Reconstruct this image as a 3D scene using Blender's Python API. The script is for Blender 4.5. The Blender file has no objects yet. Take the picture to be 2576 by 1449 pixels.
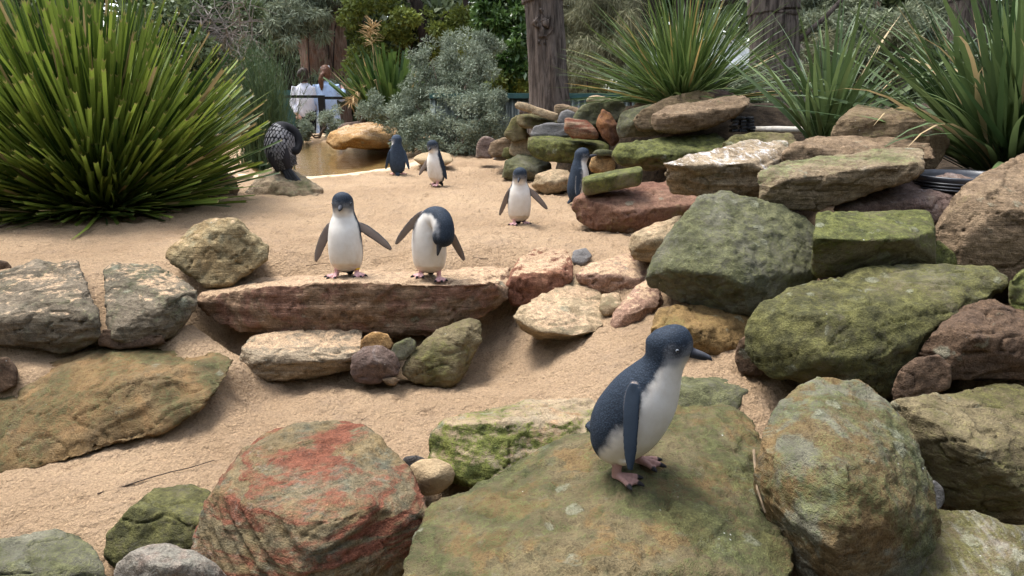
import bpy, bmesh, math, random
import numpy as np
from mathutils import Vector, Matrix, Quaternion
from mathutils.bvhtree import BVHTree
from mathutils.kdtree import KDTree

scene = bpy.context.scene
COL = scene.collection
random.seed(7)
RNG = np.random.default_rng(11)

# ------------------------------------------------------------------ camera, sky, sun, exposure
W_PX, H_PX, F_PX = 2576.0, 1449.0, 1910.0
CAM_Z, PITCH = 0.76, math.radians(15.0)
cam_data = bpy.data.cameras.new('camera')
cam_data.sensor_fit = 'HORIZONTAL'
cam_data.sensor_width = 36.0
cam_data.lens = 36.0 * F_PX / W_PX
cam_data.clip_start = 0.05
cam_data.clip_end = 400.0
cam = bpy.data.objects.new('camera', cam_data)
COL.objects.link(cam)
cam.location = (0, 0, CAM_Z)
cam.rotation_euler = (math.radians(90) - PITCH, 0, 0)
scene.camera = cam

SUN_EL, SUN_AZ = math.radians(68), math.radians(-58)      # azimuth from +Y towards +X
world = bpy.data.worlds.new('World')
scene.world = world
world.use_nodes = True
wn, wl = world.node_tree.nodes, world.node_tree.links
wn.clear()
sky = wn.new('ShaderNodeTexSky')
sky.sky_type = 'NISHITA'
sky.sun_disc = False
sky.sun_elevation = SUN_EL
sky.sun_rotation = SUN_AZ
sky.air_density = 1.0
sky.dust_density = 1.5
sky.ozone_density = 1.0
hs = wn.new('ShaderNodeHueSaturation')
hs.inputs['Saturation'].default_value = 0.5
bgn = wn.new('ShaderNodeBackground')
bgn.inputs['Strength'].default_value = 0.15
won = wn.new('ShaderNodeOutputWorld')
wl.new(sky.outputs[0], hs.inputs['Color'])
wl.new(hs.outputs[0], bgn.inputs['Color'])
wl.new(bgn.outputs[0], won.inputs['Surface'])

sun_data = bpy.data.lights.new('sun', 'SUN')
sun_data.energy = 1.5
sun_data.angle = math.radians(25)
sun_data.color = (1.0, 0.975, 0.94)
sun = bpy.data.objects.new('sun', sun_data)
COL.objects.link(sun)
_sd = Vector((math.sin(SUN_AZ) * math.cos(SUN_EL), math.cos(SUN_AZ) * math.cos(SUN_EL), math.sin(SUN_EL)))
sun.rotation_euler = (-_sd).to_track_quat('-Z', 'Y').to_euler()
sun.location = _sd * 30

scene.view_settings.view_transform = 'Standard'
scene.view_settings.look = 'None'
scene.view_settings.exposure = 2.05
scene.view_settings.gamma = 1.0
scene.view_settings.use_curve_mapping = False
scene.render.engine = 'CYCLES'
scene.cycles.max_bounces = 6
scene.cycles.diffuse_bounces = 3
scene.cycles.glossy_bounces = 3
scene.cycles.transmission_bounces = 5
scene.cycles.transparent_max_bounces = 8
scene.cycles.use_denoising = True
scene.cycles.caustics_reflective = False
scene.cycles.caustics_refractive = False

# ------------------------------------------------------------------ helpers: places in the scene
CP, SP = math.cos(PITCH), math.sin(PITCH)
def at(px, py, d):
    """world point seen at that place of the photograph, d metres in front of the lens"""
    u = (px - W_PX / 2) / F_PX
    v = (H_PX / 2 - py) / F_PX
    return Vector((u * d, d * (CP + v * SP), CAM_Z + d * (v * CP - SP)))
def on_level(px, py, z):
    v = (H_PX / 2 - py) / F_PX
    return at(px, py, (z - CAM_Z) / (v * CP - SP))
def ray(px, py):
    p = at(px, py, 1.0) - Vector((0, 0, CAM_Z))
    return p.normalized()

# ------------------------------------------------------------------ helpers: noise
_perm = np.random.default_rng(3).permutation(256)
_perm = np.concatenate([_perm, _perm, _perm])
_g = np.random.default_rng(5).normal(size=(256, 3))
_g /= np.linalg.norm(_g, axis=1)[:, None]
def noise3(p):
    p = np.asarray(p, dtype=np.float64)
    i = np.floor(p).astype(np.int64)
    f = p - i
    w = f * f * f * (f * (f * 6 - 15) + 10)
    i &= 255
    out = 0
    for dx in (0, 1):
        wx = w[:, 0] if dx else 1 - w[:, 0]
        for dy in (0, 1):
            wy = w[:, 1] if dy else 1 - w[:, 1]
            for dz in (0, 1):
                wz = w[:, 2] if dz else 1 - w[:, 2]
                h = _perm[_perm[_perm[i[:, 0] + dx] + i[:, 1] + dy] + i[:, 2] + dz]
                g = _g[h]
                dot = g[:, 0] * (f[:, 0] - dx) + g[:, 1] * (f[:, 1] - dy) + g[:, 2] * (f[:, 2] - dz)
                out = out + wx * wy * wz * dot
    return out * 1.5
def fbm(p, octs=4, gain=0.5):
    a, s, o = 1.0, 1.0, 0
    for _ in range(octs):
        o = o + a * noise3(p * s + 17.3 * s)
        a *= gain
        s *= 2.03
    return o
def sstep(a, b, x):
    t = np.clip((x - a) / (b - a), 0, 1)
    return t * t * (3 - 2 * t)
def hash1(n):
    x = np.sin(n * 127.1 + 11.7) * 43758.5453
    return x - np.floor(x)

# ------------------------------------------------------------------ helpers: objects
def tag(o, label=None, cat=None, group=None, kind=None):
    if label: o['label'] = label
    if cat: o['category'] = cat
    if group: o['group'] = group
    if kind: o['kind'] = kind
    return o
def link(name, data, parent=None, mat=None):
    o = bpy.data.objects.new(name, data)
    COL.objects.link(o)
    if parent is not None: o.parent = parent
    if mat is not None and data is not None and not data.materials: data.materials.append(mat)
    return o
def empty(name, loc=(0, 0, 0), rz=0.0):
    o = bpy.data.objects.new(name, None)
    COL.objects.link(o)
    o.location = loc
    o.rotation_euler = (0, 0, rz)
    o.empty_display_size = 0.05
    return o
def mesh_np(name, verts, faces, smooth=True):
    """verts Nx3, faces MxK array or list"""
    me = bpy.data.meshes.new(name)
    verts = np.asarray(verts, dtype=np.float32)
    if isinstance(faces, np.ndarray):
        k = faces.shape[1]
        me.vertices.add(len(verts))
        me.vertices.foreach_set('co', verts.ravel())
        me.loops.add(faces.size)
        me.loops.foreach_set('vertex_index', faces.astype(np.int32).ravel())
        me.polygons.add(len(faces))
        me.polygons.foreach_set('loop_start', np.arange(0, faces.size, k, dtype=np.int32))
        me.polygons.foreach_set('loop_total', np.full(len(faces), k, dtype=np.int32))
        me.update(calc_edges=True)
        me.validate()
    else:
        me.from_pydata([tuple(v) for v in verts], [], faces)
    if smooth:
        me.polygons.foreach_set('use_smooth', np.ones(len(me.polygons), dtype=bool))
    return me
def get_co(me):
    a = np.empty(len(me.vertices) * 3, dtype=np.float32)
    me.vertices.foreach_get('co', a)
    return a.reshape(-1, 3).astype(np.float64)
def get_no(me):
    a = np.empty(len(me.vertices) * 3, dtype=np.float32)
    me.vertices.foreach_get('normal', a)
    return a.reshape(-1, 3).astype(np.float64)
def set_co(me, co):
    me.vertices.foreach_set('co', np.asarray(co, dtype=np.float32).ravel())
    me.update()
def vcol(me, name, cols):
    """per-point colour attribute, cols Nx3 linear"""
    at_ = me.color_attributes.new(name, 'FLOAT_COLOR', 'POINT')
    a = np.ones((len(me.vertices), 4), dtype=np.float32)
    cols = np.asarray(cols)
    a[:, :cols.shape[1]] = cols
    at_.data.foreach_set('color', a.ravel())
def remeshed(me, voxel, smooth_it=0, factor=0.5):
    """voxel remesh + smooth of a mesh, returns a new mesh"""
    o = bpy.data.objects.new('tmp', me)
    COL.objects.link(o)
    m = o.modifiers.new('r', 'REMESH')
    m.mode = 'VOXEL'
    m.voxel_size = voxel
    m.use_smooth_shade = True
    if smooth_it:
        s = o.modifiers.new('s', 'SMOOTH')
        s.factor = factor
        s.iterations = smooth_it
    dg = bpy.context.evaluated_depsgraph_get()
    dg.update()
    ev = o.evaluated_get(dg)
    new = bpy.data.meshes.new_from_object(ev, preserve_all_data_layers=False, depsgraph=dg)
    bpy.data.objects.remove(o)
    bpy.data.meshes.remove(me)
    new.materials.clear()
    return new
class MB:
    """collects simple shapes for one mesh"""
    def __init__(self): self.v, self.f = [], []
    def add(self, verts, faces):
        n = len(self.v)
        self.v += [tuple(p) for p in verts]
        self.f += [tuple(i + n for i in q) for q in faces]
        return self
    def box(self, c, s, M=None):
        x, y, z = s[0] / 2, s[1] / 2, s[2] / 2
        vs = [Vector((a * x, b * y, e * z)) for a in (-1, 1) for b in (-1, 1) for e in (-1, 1)]
        if M is not None: vs = [M @ p for p in vs]
        vs = [p + Vector(c) for p in vs]
        return self.add(vs, [(0, 1, 3, 2), (4, 6, 7, 5), (0, 4, 5, 1), (2, 3, 7, 6), (0, 2, 6, 4), (1, 5, 7, 3)])
    def tube(self, pts, rad, n=8, cap=True):
        pts = [Vector(p) for p in pts]
        if not hasattr(rad, '__len__'): rad = [rad] * len(pts)
        rings, up = [], None
        for i, p in enumerate(pts):
            t = (pts[min(i + 1, len(pts) - 1)] - pts[max(i - 1, 0)]).normalized()
            if up is None: up = t.orthogonal().normalized()
            up = (up - t * up.dot(t)).normalized()
            b = t.cross(up)
            rings.append([p + (up * math.cos(a) + b * math.sin(a)) * rad[i] for a in [2 * math.pi * k / n for k in range(n)]])
        base = len(self.v)
        for r in rings: self.v += [tuple(q) for q in r]
        for i in range(len(pts) - 1):
            for k in range(n):
                self.f.append((base + i * n + k, base + i * n + (k + 1) % n, base + (i + 1) * n + (k + 1) % n, base + (i + 1) * n + k))
        if cap:
            self.f.append(tuple(base + k for k in reversed(range(n))))
            self.f.append(tuple(base + (len(pts) - 1) * n + k for k in range(n)))
        return self
    def mesh(self, name, smooth=False):
        me = bpy.data.meshes.new(name)
        me.from_pydata(self.v, [], self.f)
        if smooth: me.polygons.foreach_set('use_smooth', np.ones(len(me.polygons), dtype=bool))
        return me
    def build(self, name, mat, parent=None, smooth=False):
        return link(name, self.mesh(name, smooth), parent, mat)

# ------------------------------------------------------------------ helpers: materials
class NT:
    def __init__(self, name):
        self.m = bpy.data.materials.new(name)
        self.m.use_nodes = True
        self.n, self.l = self.m.node_tree.nodes, self.m.node_tree.links
        self.b = self.n['Principled BSDF']
    def node(self, t, ins=None, **kw):
        n = self.n.new(t)
        for k, v in kw.items(): setattr(n, k, v)
        for k, v in (ins or {}).items():
            s = n.inputs[k]
            if hasattr(v, 'is_output'): self.l.new(v, s)
            else: s.default_value = v
        return n
    def math(self, op, a, b=0.0, c=0.0, clamp=False):
        return self.node('ShaderNodeMath', {0: a, 1: b, 2: c}, operation=op, use_clamp=clamp).outputs[0]
    def mix(self, f, a, b, mode='MIX'):
        def c4(x): return (*x, 1.0) if isinstance(x, (tuple, list)) and len(x) == 3 else x
        n = self.node('ShaderNodeMix', data_type='RGBA', blend_type=mode)
        for i, v in ((0, f), (6, c4(a)), (7, c4(b))):
            if hasattr(v, 'is_output'): self.l.new(v, n.inputs[i])
            else: n.inputs[i].default_value = v
        return n.outputs[2]
    def noise(self, vec, scale, detail=4.0, rough=0.55, dist=0.0, out=0):
        return self.node('ShaderNodeTexNoise', {'Vector': vec, 'Scale': scale, 'Detail': detail, 'Roughness': rough, 'Distortion': dist}).outputs[out]
    def ramp(self, f, a, b):
        return self.node('ShaderNodeMapRange', {0: f, 1: a, 2: b, 3: 0.0, 4: 1.0}, interpolation_type='SMOOTHSTEP').outputs[0]
    def scale(self, vec, s, rot=(0, 0, 0), loc=(0, 0, 0)):
        n = self.node('ShaderNodeMapping', {0: vec})
        n.inputs['Scale'].default_value = s
        n.inputs['Rotation'].default_value = rot
        n.inputs['Location'].default_value = loc
        return n.outputs[0]
    def bump(self, h, strength=0.5, dist=0.01, normal=None):
        ins = {'Height': h, 'Strength': strength, 'Distance': dist}
        if normal is not None: ins['Normal'] = normal
        return self.node('ShaderNodeBump', ins).outputs[0]
    def set(self, **kw):
        names = {'color': 'Base Color', 'rough': 'Roughness', 'normal': 'Normal', 'spec': 'Specular IOR Level', 'metal': 'Metallic', 'trans': 'Transmission Weight', 'sss': 'Subsurface Weight', 'sheen': 'Sheen Weight'}
        for k, v in kw.items():
            s = self.b.inputs[names[k]]
            if hasattr(v, 'is_output'): self.l.new(v, s)
            else: s.default_value = (*v, 1.0) if isinstance(v, (tuple, list)) and len(v) == 3 else v
        return self
def plain(name, col, rough=0.7, var=0.15, scale=20.0, bump=0.0, spec=0.3, metal=0.0):
    t = NT(name)
    tc = t.node('ShaderNodeTexCoord').outputs['Object']
    n = t.noise(tc, scale, 5.0, 0.6)
    lo = tuple(c * (1 - var) for c in col)
    hi = tuple(min(1, c * (1 + var)) for c in col)
    t.set(color=t.mix(t.ramp(n, 0.3, 0.7), lo, hi), rough=rough, spec=spec, metal=metal)
    if bump: t.set(normal=t.bump(n, bump, 0.01))
    return t.m

# ------------------------------------------------------------------ the ground: sand, soil bed, pond
SAND = (0.56, 0.375, 0.225)
def sand_colour(t, vec):
    big = t.noise(vec, 1.3, 5.0, 0.6)
    mid = t.noise(vec, 9.0, 5.0, 0.65)
    fine = t.noise(vec, 160.0, 3.0, 0.7)
    c = t.mix(t.ramp(big, 0.3, 0.7), (0.44, 0.300, 0.180), (0.55, 0.383, 0.236))
    c = t.mix(t.math('MULTIPLY', t.ramp(mid, 0.45, 0.8), 0.5), c, (0.38, 0.275, 0.19))
    c = t.mix(0.55, c, t.mix(t.ramp(fine, 0.25, 0.75), (0.32, 0.32, 0.32), (0.72, 0.72, 0.72)), 'OVERLAY')
    dirt = t.noise(vec, 42.0, 8.0, 0.8)
    damp = t.noise(vec, 0.9, 6.0, 0.62, 0.4)
    c = t.mix(t.math('MULTIPLY', t.ramp(damp, 0.52, 0.72), 0.5), c, t.mix(1.0, c, (0.66, 0.62, 0.58), 'MULTIPLY'))
    c = t.mix(t.math('MULTIPLY', t.ramp(dirt, 0.55, 0.68), 0.65), c, (0.13, 0.085, 0.055))
    return c
def sand_material():
    t = NT('sand')
    v = t.node('ShaderNodeTexCoord').outputs['Object']
    c = sand_colour(t, v)
    crumbs = t.node('ShaderNodeTexVoronoi', {'Vector': v, 'Scale': 95.0, 'Randomness': 1.0}, feature='SMOOTH_F1').outputs['Distance']
    n1 = t.noise(v, 38.0, 6.0, 0.7)
    n2 = t.noise(v, 240.0, 3.0, 0.7)
    h = t.math('ADD', t.math('MULTIPLY', n1, 1.3), t.math('MULTIPLY', crumbs, -0.35))
    h = t.math('ADD', h, t.math('MULTIPLY', n2, 0.35))
    t.set(color=c, rough=0.95, spec=0.12, normal=t.bump(h, 1.0, 0.035))
    return t.m
M_SAND = sand_material()

_cp = []
for q in '''-200,560,0 100,620,0 400,600,0 700,600,0 1000,600,0 1300,560,0 1550,590,0 800,490,0 1100,475,0 1400,500,0 1200,415,0 700,520,0
600,690,-.03 1000,690,-.03 1230,676,-.03 1450,640,0 300,640,0 50,645,0 800,700,-.035 1100,702,-.035 900,660,.0 -300,700,0 1650,640,0.01 1500,560,0
800,1000,-.335 1000,1000,-.33 620,1000,-.34 300,1180,-.385 100,1280,-.40 300,1300,-.40 540,985,-.265 515,1035,-.315 600,930,-.25 700,1050,-.35 1000,1050,-.34 1150,1000,-.32 1000,1150,-.36
-100,1300,-.40 -100,1449,-.48 300,1449,-.48 600,1449,-.48 300,1380,-.43 1000,1449,-.4 1400,1300,-.36 1300,950,-.30 1250,870,-.27 1400,880,-.21 1550,900,-.13
1480,850,-.14 1750,960,-.12 1850,980,-.12 1580,700,-.03 1350,785,-.15 2000,900,-.1 2300,800,-.05 2200,1400,-.4 2600,1400,-.4 2600,900,-.1
480,830,-.17 560,880,-.22 150,900,-.22 50,950,-.23 -100,950,-.25 440,900,-.2 240,820,-.14 225,720,-.03 1215,850,-.28'''.split():
    a, b, z = [float(s) for s in q.split(',')]
    p = on_level(a, b, z)
    _cp.append((p.x, p.y, z))
for a in range(480, 1260, 110):      # hollow under the slab
    p = at(a, 860, 3.02); _cp.append((p.x, p.y, -.30))
for a in range(-100, 340, 120):      # under the long ochre rock
    p = at(a, 1000, 2.62); _cp.append((p.x, p.y, -.33))
for x in (-9, -5, -2, 2, 5, 9):
    for y in (7.5, 10, 13, 16): _cp.append((x, y, 0.0))
for x, y, z in ((-6, 1, -.4), (6, 1, -.4), (-6, 3.5, 0), (6, 3.5, 0), (0, .6, -.42), (-3, .6, -.42), (3, .6, -.42)): _cp.append((x, y, z))
_cp = np.array(_cp)
def _tps(r2): return np.where(r2 > 1e-12, 0.5 * r2 * np.log(np.maximum(r2, 1e-12)), 0)
_n = len(_cp)
_A = np.zeros((_n + 3, _n + 3))
_d2 = ((_cp[:, None, :2] - _cp[None, :, :2]) ** 2).sum(2)
_A[:_n, :_n] = _tps(_d2) + np.eye(_n) * 0.0006
_A[:_n, _n] = 1; _A[:_n, _n + 1:] = _cp[:, :2]
_A[_n, :_n] = 1; _A[_n + 1:, :_n] = _cp[:, :2].T
_w = np.linalg.solve(_A, np.concatenate([_cp[:, 2], np.zeros(3)]))
def sand_base(x, y):
    out = np.zeros(len(x))
    for s in range(0, len(x), 20000):
        xx, yy = x[s:s + 20000], y[s:s + 20000]
        d2 = (xx[:, None] - _cp[None, :, 0]) ** 2 + (yy[:, None] - _cp[None, :, 1]) ** 2
        out[s:s + 20000] = _tps(d2) @ _w[:_n] + _w[_n] + _w[_n + 1] * xx + _w[_n + 2] * yy
    return out
POND_Z = -0.05
_pond_px = [(735, 462), (850, 455), (950, 441), (1010, 430), (1050, 416), (1068, 403), (1045, 390), (1000, 381), (900, 364), (830, 354), (740, 351), (650, 353), (585, 372), (560, 410), (600, 445), (660, 458)]
POND = np.array([tuple(on_level(a, b, POND_Z))[:2] for a, b in _pond_px])
def poly_sd(x, y, poly):
    """signed distance, negative inside"""
    d = np.full(len(x), 1e9)
    inside = np.zeros(len(x), dtype=bool)
    n = len(poly)
    for i in range(n):
        ax, ay = poly[i]; bx, by = poly[(i + 1) % n]
        ex, ey = bx - ax, by - ay
        t = np.clip(((x - ax) * ex + (y - ay) * ey) / (ex * ex + ey * ey), 0, 1)
        d = np.minimum(d, (x - ax - t * ex) ** 2 + (y - ay - t * ey) ** 2)
        c = ((ay > y) != (by > y)) & (x < (bx - ax) * (y - ay) / (by - ay + 1e-12) + ax)
        inside ^= c
    d = np.sqrt(d)
    return np.where(inside, -d, d)
def sand_z(x, y, detail=True):
    x, y = np.asarray(x, float), np.asarray(y, float)
    z = np.clip(sand_base(x, y), -0.55, 0.05)
    sd = poly_sd(x, y, POND)
    lo = sstep(0.12, -0.9, sd)
    z = z * sstep(-.1, .3, sd) - 0.22 * lo
    # concrete lip round the pond
    z = z + 0.012 * sstep(0.34, 0.30, sd) * sstep(-0.02, 0.04, sd)
    z = z - 0.62 * sstep(12.4, 12.9, y)
    if detail:
        p = np.stack([x, y, np.zeros_like(x)], 1)
        dry = sstep(0.0, 0.4, sd)
        z = z + (0.009 * fbm(p * 3.1, 3) + 0.009 * fbm(p * 13.0, 3) + 0.009 * fbm(p * 40.0, 3, .6)) * (0.15 + 0.85 * dry)
        hollows = noise3(p * 9.0 + 5)
        z = z - 0.014 * sstep(0.25, 0.5, hollows) * dry
    return z
def grid_mesh(name, xs, ys, zf):
    X, Y = np.meshgrid(xs, ys)
    x, y = X.ravel(), Y.ravel()
    z = zf(x, y)
    nx, ny = len(xs), len(ys)
    i = np.arange(nx * ny).reshape(ny, nx)
    f = np.stack([i[:-1, :-1], i[:-1, 1:], i[1:, 1:], i[1:, :-1]], -1).reshape(-1, 4)
    return mesh_np(name, np.stack([x, y, z], 1), f)
_ys = np.concatenate([np.geomspace(1.0, 4.6, 330), np.geomspace(4.62, 14.5, 190)])
_tx = np.linspace(-1, 1, 420)
_xs = 2.2 * _tx + 6.8 * np.sign(_tx) * np.abs(_tx) ** 5
sand_ob = link('sand', grid_mesh('sand', _xs, _ys, sand_z), None, M_SAND)
tag(sand_ob, kind='structure')

t = NT('soil')
v = t.node('ShaderNodeTexCoord').outputs['Object']
n = t.noise(v, 14.0, 8.0, 0.75)
t.set(color=t.mix(t.ramp(n, 0.35, 0.7), (0.028, 0.02, 0.013), (0.10, 0.07, 0.045)), rough=0.95, spec=0.1, normal=t.bump(n, 0.9, 0.04))
M_SOIL = t.m
me = mesh_np('ground', [(-150, -20, -.66), (150, -20, -.66), (150, 200, -.66), (-150, 200, -.66)], [(0, 1, 2, 3)], False)
tag(link('ground', me, None, M_SOIL), kind='structure')

# raised planting bed that the rock pile leans on
_bed = [(1330, 400, 6.6), (1430, 380, 6.0), (1560, 395, 5.2), (1690, 430, 4.35), (1760, 470, 3.5), (1900, 560, 2.95), (2060, 640, 2.75), (2350, 700, 2.65), (2620, 800, 2.55), (3200, 900, 2.3)]
_bl = [at(*q) for q in _bed]
BED = np.array([(p.x, p.y) for p in _bl] + [(9, 2.2), (9, 10.5), (0.4, 10.5)])
def bed_z(x, y):
    sd = poly_sd(x, y, BED)
    p = np.stack([x, y, np.zeros_like(x)], 1)
    top = 0.27 + 0.34 * sstep(4.75, 5.5, y) - 0.35 * sstep(6.3, 7.6, y) - .9 * sstep(9, 10.2, y)
    return -0.62 + (top + 0.62 + 0.03 * fbm(p * 3, 4)) * sstep(0.0, -0.42, sd)
bed_ob = link('planting_bed', grid_mesh('planting_bed', np.linspace(0.2, 8.9, 150), np.linspace(2.2, 10.4, 150), bed_z), None, M_SOIL)
tag(bed_ob, kind='structure')

# pond water
def water_material():
    t = NT('pond_water')
    v = t.node('ShaderNodeTexCoord').outputs['Object']
    w = t.noise(t.scale(v, (1.0, 2.6, 1.0)), 7.0, 3.0, 0.55, 0.4)
    nrm = t.bump(w, 0.16, 0.03)
    tr = t.node('ShaderNodeBsdfTransparent', {'Color': (0.84, 0.80, 0.60, 1)})
    gl = t.node('ShaderNodeBsdfGlossy', {'Color': (1, 1, 1, 1), 'Roughness': 0.03, 'Normal': nrm})
    fr = t.node('ShaderNodeFresnel', {'IOR': 1.33, 'Normal': nrm}).outputs[0]
    mx = t.node('ShaderNodeMixShader', {0: fr, 1: tr.outputs[0], 2: gl.outputs[0]})
    t.l.new(mx.outputs[0], t.n['Material Output'].inputs['Surface'])
    return t.m
_c = POND.mean(0)
_pw = [_c + (q - _c) * 1.02 + 0.1 * (q - _c) / np.linalg.norm(q - _c) for q in POND]
bm = bmesh.new()
bm.faces.new([bm.verts.new((q[0], q[1], POND_Z)) for q in _pw])
me = bpy.data.meshes.new('water'); bm.to_mesh(me); bm.free()
tag(link('water', me, None, water_material()), kind='structure')

# pale concrete lip round the pond
t = NT('pond_rim_concrete')
v = t.node('ShaderNodeTexCoord').outputs['Object']
n = t.noise(v, 30.0, 7.0, 0.7)
t.set(color=t.mix(t.ramp(n, 0.35, 0.65), (0.40, 0.30, 0.19), (0.56, 0.45, 0.31)), rough=0.9, spec=0.15, normal=t.bump(n, 0.5, 0.02))
_pp = np.concatenate([POND, POND[:1]])
_sm = []
for i in range(len(POND)):
    for f in np.linspace(0, 1, 8, endpoint=False):
        a0, a1, a2, a3 = POND[i - 1], POND[i], POND[(i + 1) % len(POND)], POND[(i + 2) % len(POND)]
        _sm.append(0.5 * (2 * a1 + (a2 - a0) * f + (2 * a0 - 5 * a1 + 4 * a2 - a3) * f ** 2 + (3 * a1 - a0 - 3 * a2 + a3) * f ** 3))
_sm = np.array(_sm)
_tn = np.roll(_sm, -1, 0) - np.roll(_sm, 1, 0)
_nr = np.stack([_tn[:, 1], -_tn[:, 0]], 1); _nr /= np.linalg.norm(_nr, axis=1)[:, None]
_nr *= np.sign(((_sm - _c) * _nr).sum(1))[:, None]
V, n_ = [], len(_sm)
for off, z in ((-.06, -.09), (-.01, -.030), (.03, .010), (.12, .020), (.20, .012), (.26, -.02)):
    q = _sm + _nr * off
    jit = .006 * noise3(np.concatenate([q * 6, np.zeros((n_, 1))], 1))
    V.append(np.concatenate([q, (z + jit)[:, None]], 1))
i = np.arange(n_)
F = np.concatenate([np.stack([k * n_ + i, k * n_ + (i + 1) % n_, (k + 1) * n_ + (i + 1) % n_, (k + 1) * n_ + i], 1) for k in range(5)])
tag(link('pond_rim', mesh_np('pond_rim', np.concatenate(V), F), None, t.m), kind='structure')

# ------------------------------------------------------------------ rocks
def rock_material(name, c1, c2, c3, moss=0.0, mossc=((0.045, 0.06, 0.012), (0.14, 0.17, 0.035)), strata=0.5, dust=0.0, pale=0.0, red=0.0, grain=1.0, up=0.35, tilt=(0.15, 0.1, 0), white=0.0, patch=None, tone=0.80, lichen=1.0):
    g_ = lambda q: tuple(x * tone for x in q)
    c1, c2, c3, mossc = g_(c1), g_(c2), g_(c3), (g_(mossc[0]), g_(mossc[1]))
    if patch is not None: patch = g_(patch)
    t = NT(name)
    tc = t.node('ShaderNodeTexCoord').outputs['Object']
    rnd = t.node('ShaderNodeObjectInfo').outputs['Random']
    off = t.node('ShaderNodeCombineXYZ', {0: t.math('MULTIPLY', rnd, 13.0), 1: t.math('MULTIPLY', rnd, 29.0), 2: t.math('MULTIPLY', rnd, 7.0)}).outputs[0]
    v = t.node('ShaderNodeVectorMath', {0: tc, 1: off}, operation='ADD').outputs[0]
    n1 = t.noise(v, 4.5, 10.0, 0.68, 0.3)
    n2 = t.noise(v, 11.0, 10.0, 0.7, 0.2)
    n2b = t.noise(t.scale(v, (1, 1, 1), loc=(3, 8, 5)), 7.0, 5.0, 0.6, 0.5)
    n3 = t.noise(v, 48.0, 5.0, 0.7)
    n4 = t.noise(v, 210.0, 3.0, 0.75)
    bed = t.scale(v, (3.0, 3.0, 34.0), tilt)
    ns = t.noise(bed, 1.6, 6.0, 0.62, 0.5)
    c = t.mix(t.ramp(n1, 0.36, 0.64), c1, c2)
    c = t.mix(t.math('MULTIPLY', t.ramp(n2, 0.5, 0.68), 0.8), c, c3)
    if patch is not None:
        c = t.mix(t.math('MULTIPLY', t.ramp(t.math('ADD', n2b, t.math('MULTIPLY', n3, 0.16)), 0.57, 0.66), 0.9), c, patch)
    if red:
        rb = t.math('ADD', t.noise(t.scale(v, (1.6, 1.6, 11.0), tilt), 1.9, 6.0, 0.62, 1.2), t.math('MULTIPLY', t.math('SUBTRACT', n3, 0.5), 0.22))
        c = t.mix(t.math('MULTIPLY', t.ramp(rb, 0.46, 0.60), red), c, (0.175, 0.062, 0.036))
    c = t.mix(strata, c, t.mix(t.ramp(ns, 0.34, 0.66), (0.36, 0.35, 0.34), (0.6, 0.6, 0.6)), 'OVERLAY')
    # moss and lichen: own shapes, thicker on top
    nz = t.node('ShaderNodeSeparateXYZ', {0: t.node('ShaderNodeNewGeometry').outputs['Normal']}).outputs[2]
    if moss:
        nm = t.noise(t.scale(v, (1, 1, 1), loc=(9, 2, 4)), 3.2, 10.0, 0.66, 0.5)
        m = t.math('ADD', nm, t.math('ADD', t.math('MULTIPLY', t.math('SUBTRACT', n3, 0.5), 0.5), t.math('MULTIPLY', t.math('SUBTRACT', n4, 0.5), 0.45)))
        m = t.math('ADD', m, t.math('MULTIPLY', nz, up * 0.22))
        m = t.ramp(m, 0.74 - 0.34 * moss, 0.92 - 0.34 * moss)
        mc = t.mix(t.ramp(t.noise(v, 19.0, 6.0, 0.7), 0.36, 0.64), mossc[0], mossc[1])
        c = t.mix(t.math('MULTIPLY', m, min(1.0, 0.60 + 0.25 * moss)), c, mc)
    if pale:
        np_ = t.noise(t.scale(v, (1, 1, 1), loc=(1, 7, 2)), 16.0, 8.0, 0.78)
        c = t.mix(t.math('MULTIPLY', t.ramp(np_, 0.56, 0.70), pale), c, (0.30, 0.30, 0.25))
    if white:
        nw = t.noise(t.scale(v, (3.0, 1.0, 2.0), loc=(4, 4, 1)), 6.0, 8.0, 0.75, 0.8)
        c = t.mix(t.math('MULTIPLY', t.math('MULTIPLY', t.ramp(nw, 0.5, 0.66), t.ramp(nz, 0.35, 0.8)), white), c, (0.66, 0.64, 0.62))
    if dust:
        nd = t.math('ADD', t.math('ADD', nz, t.math('MULTIPLY', t.math('SUBTRACT', n2b, 0.5), 0.9)), t.math('MULTIPLY', t.math('SUBTRACT', n3, 0.5), 0.7))
        c = t.mix(t.math('MULTIPLY', t.ramp(nd, 0.98 - 0.5 * dust, 1.16 - 0.5 * dust), 0.92), c, t.mix(1.0, sand_colour(t, tc), (0.86, 0.86, 0.86), 'MULTIPLY'))
    c = t.mix(0.85 * grain, c, t.mix(t.ramp(n4, 0.28, 0.72), (0.30, 0.30, 0.30), (0.70, 0.70, 0.70)), 'OVERLAY')
    c = t.mix(0.8 * grain, c, t.mix(t.ramp(n3, 0.3, 0.7), (0.30, 0.30, 0.30), (0.68, 0.68, 0.68)), 'OVERLAY')
    n5 = t.noise(v, 95.0, 4.0, 0.8)
    c = t.mix(t.math('MULTIPLY', t.ramp(n5, 0.60, 0.72), 0.55 * grain), c, t.mix(1.0, c, (0.35, 0.34, 0.33), 'MULTIPLY'))
    sp = t.node('ShaderNodeTexVoronoi', {'Vector': v, 'Scale': 34.0}).outputs['Distance']
    spm = t.math('MULTIPLY', t.ramp(sp, 0.10, 0.05), t.ramp(n2, 0.55, 0.62))
    c = t.mix(t.math('MULTIPLY', spm, 0.75), c, (0.56, 0.55, 0.5))
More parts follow.
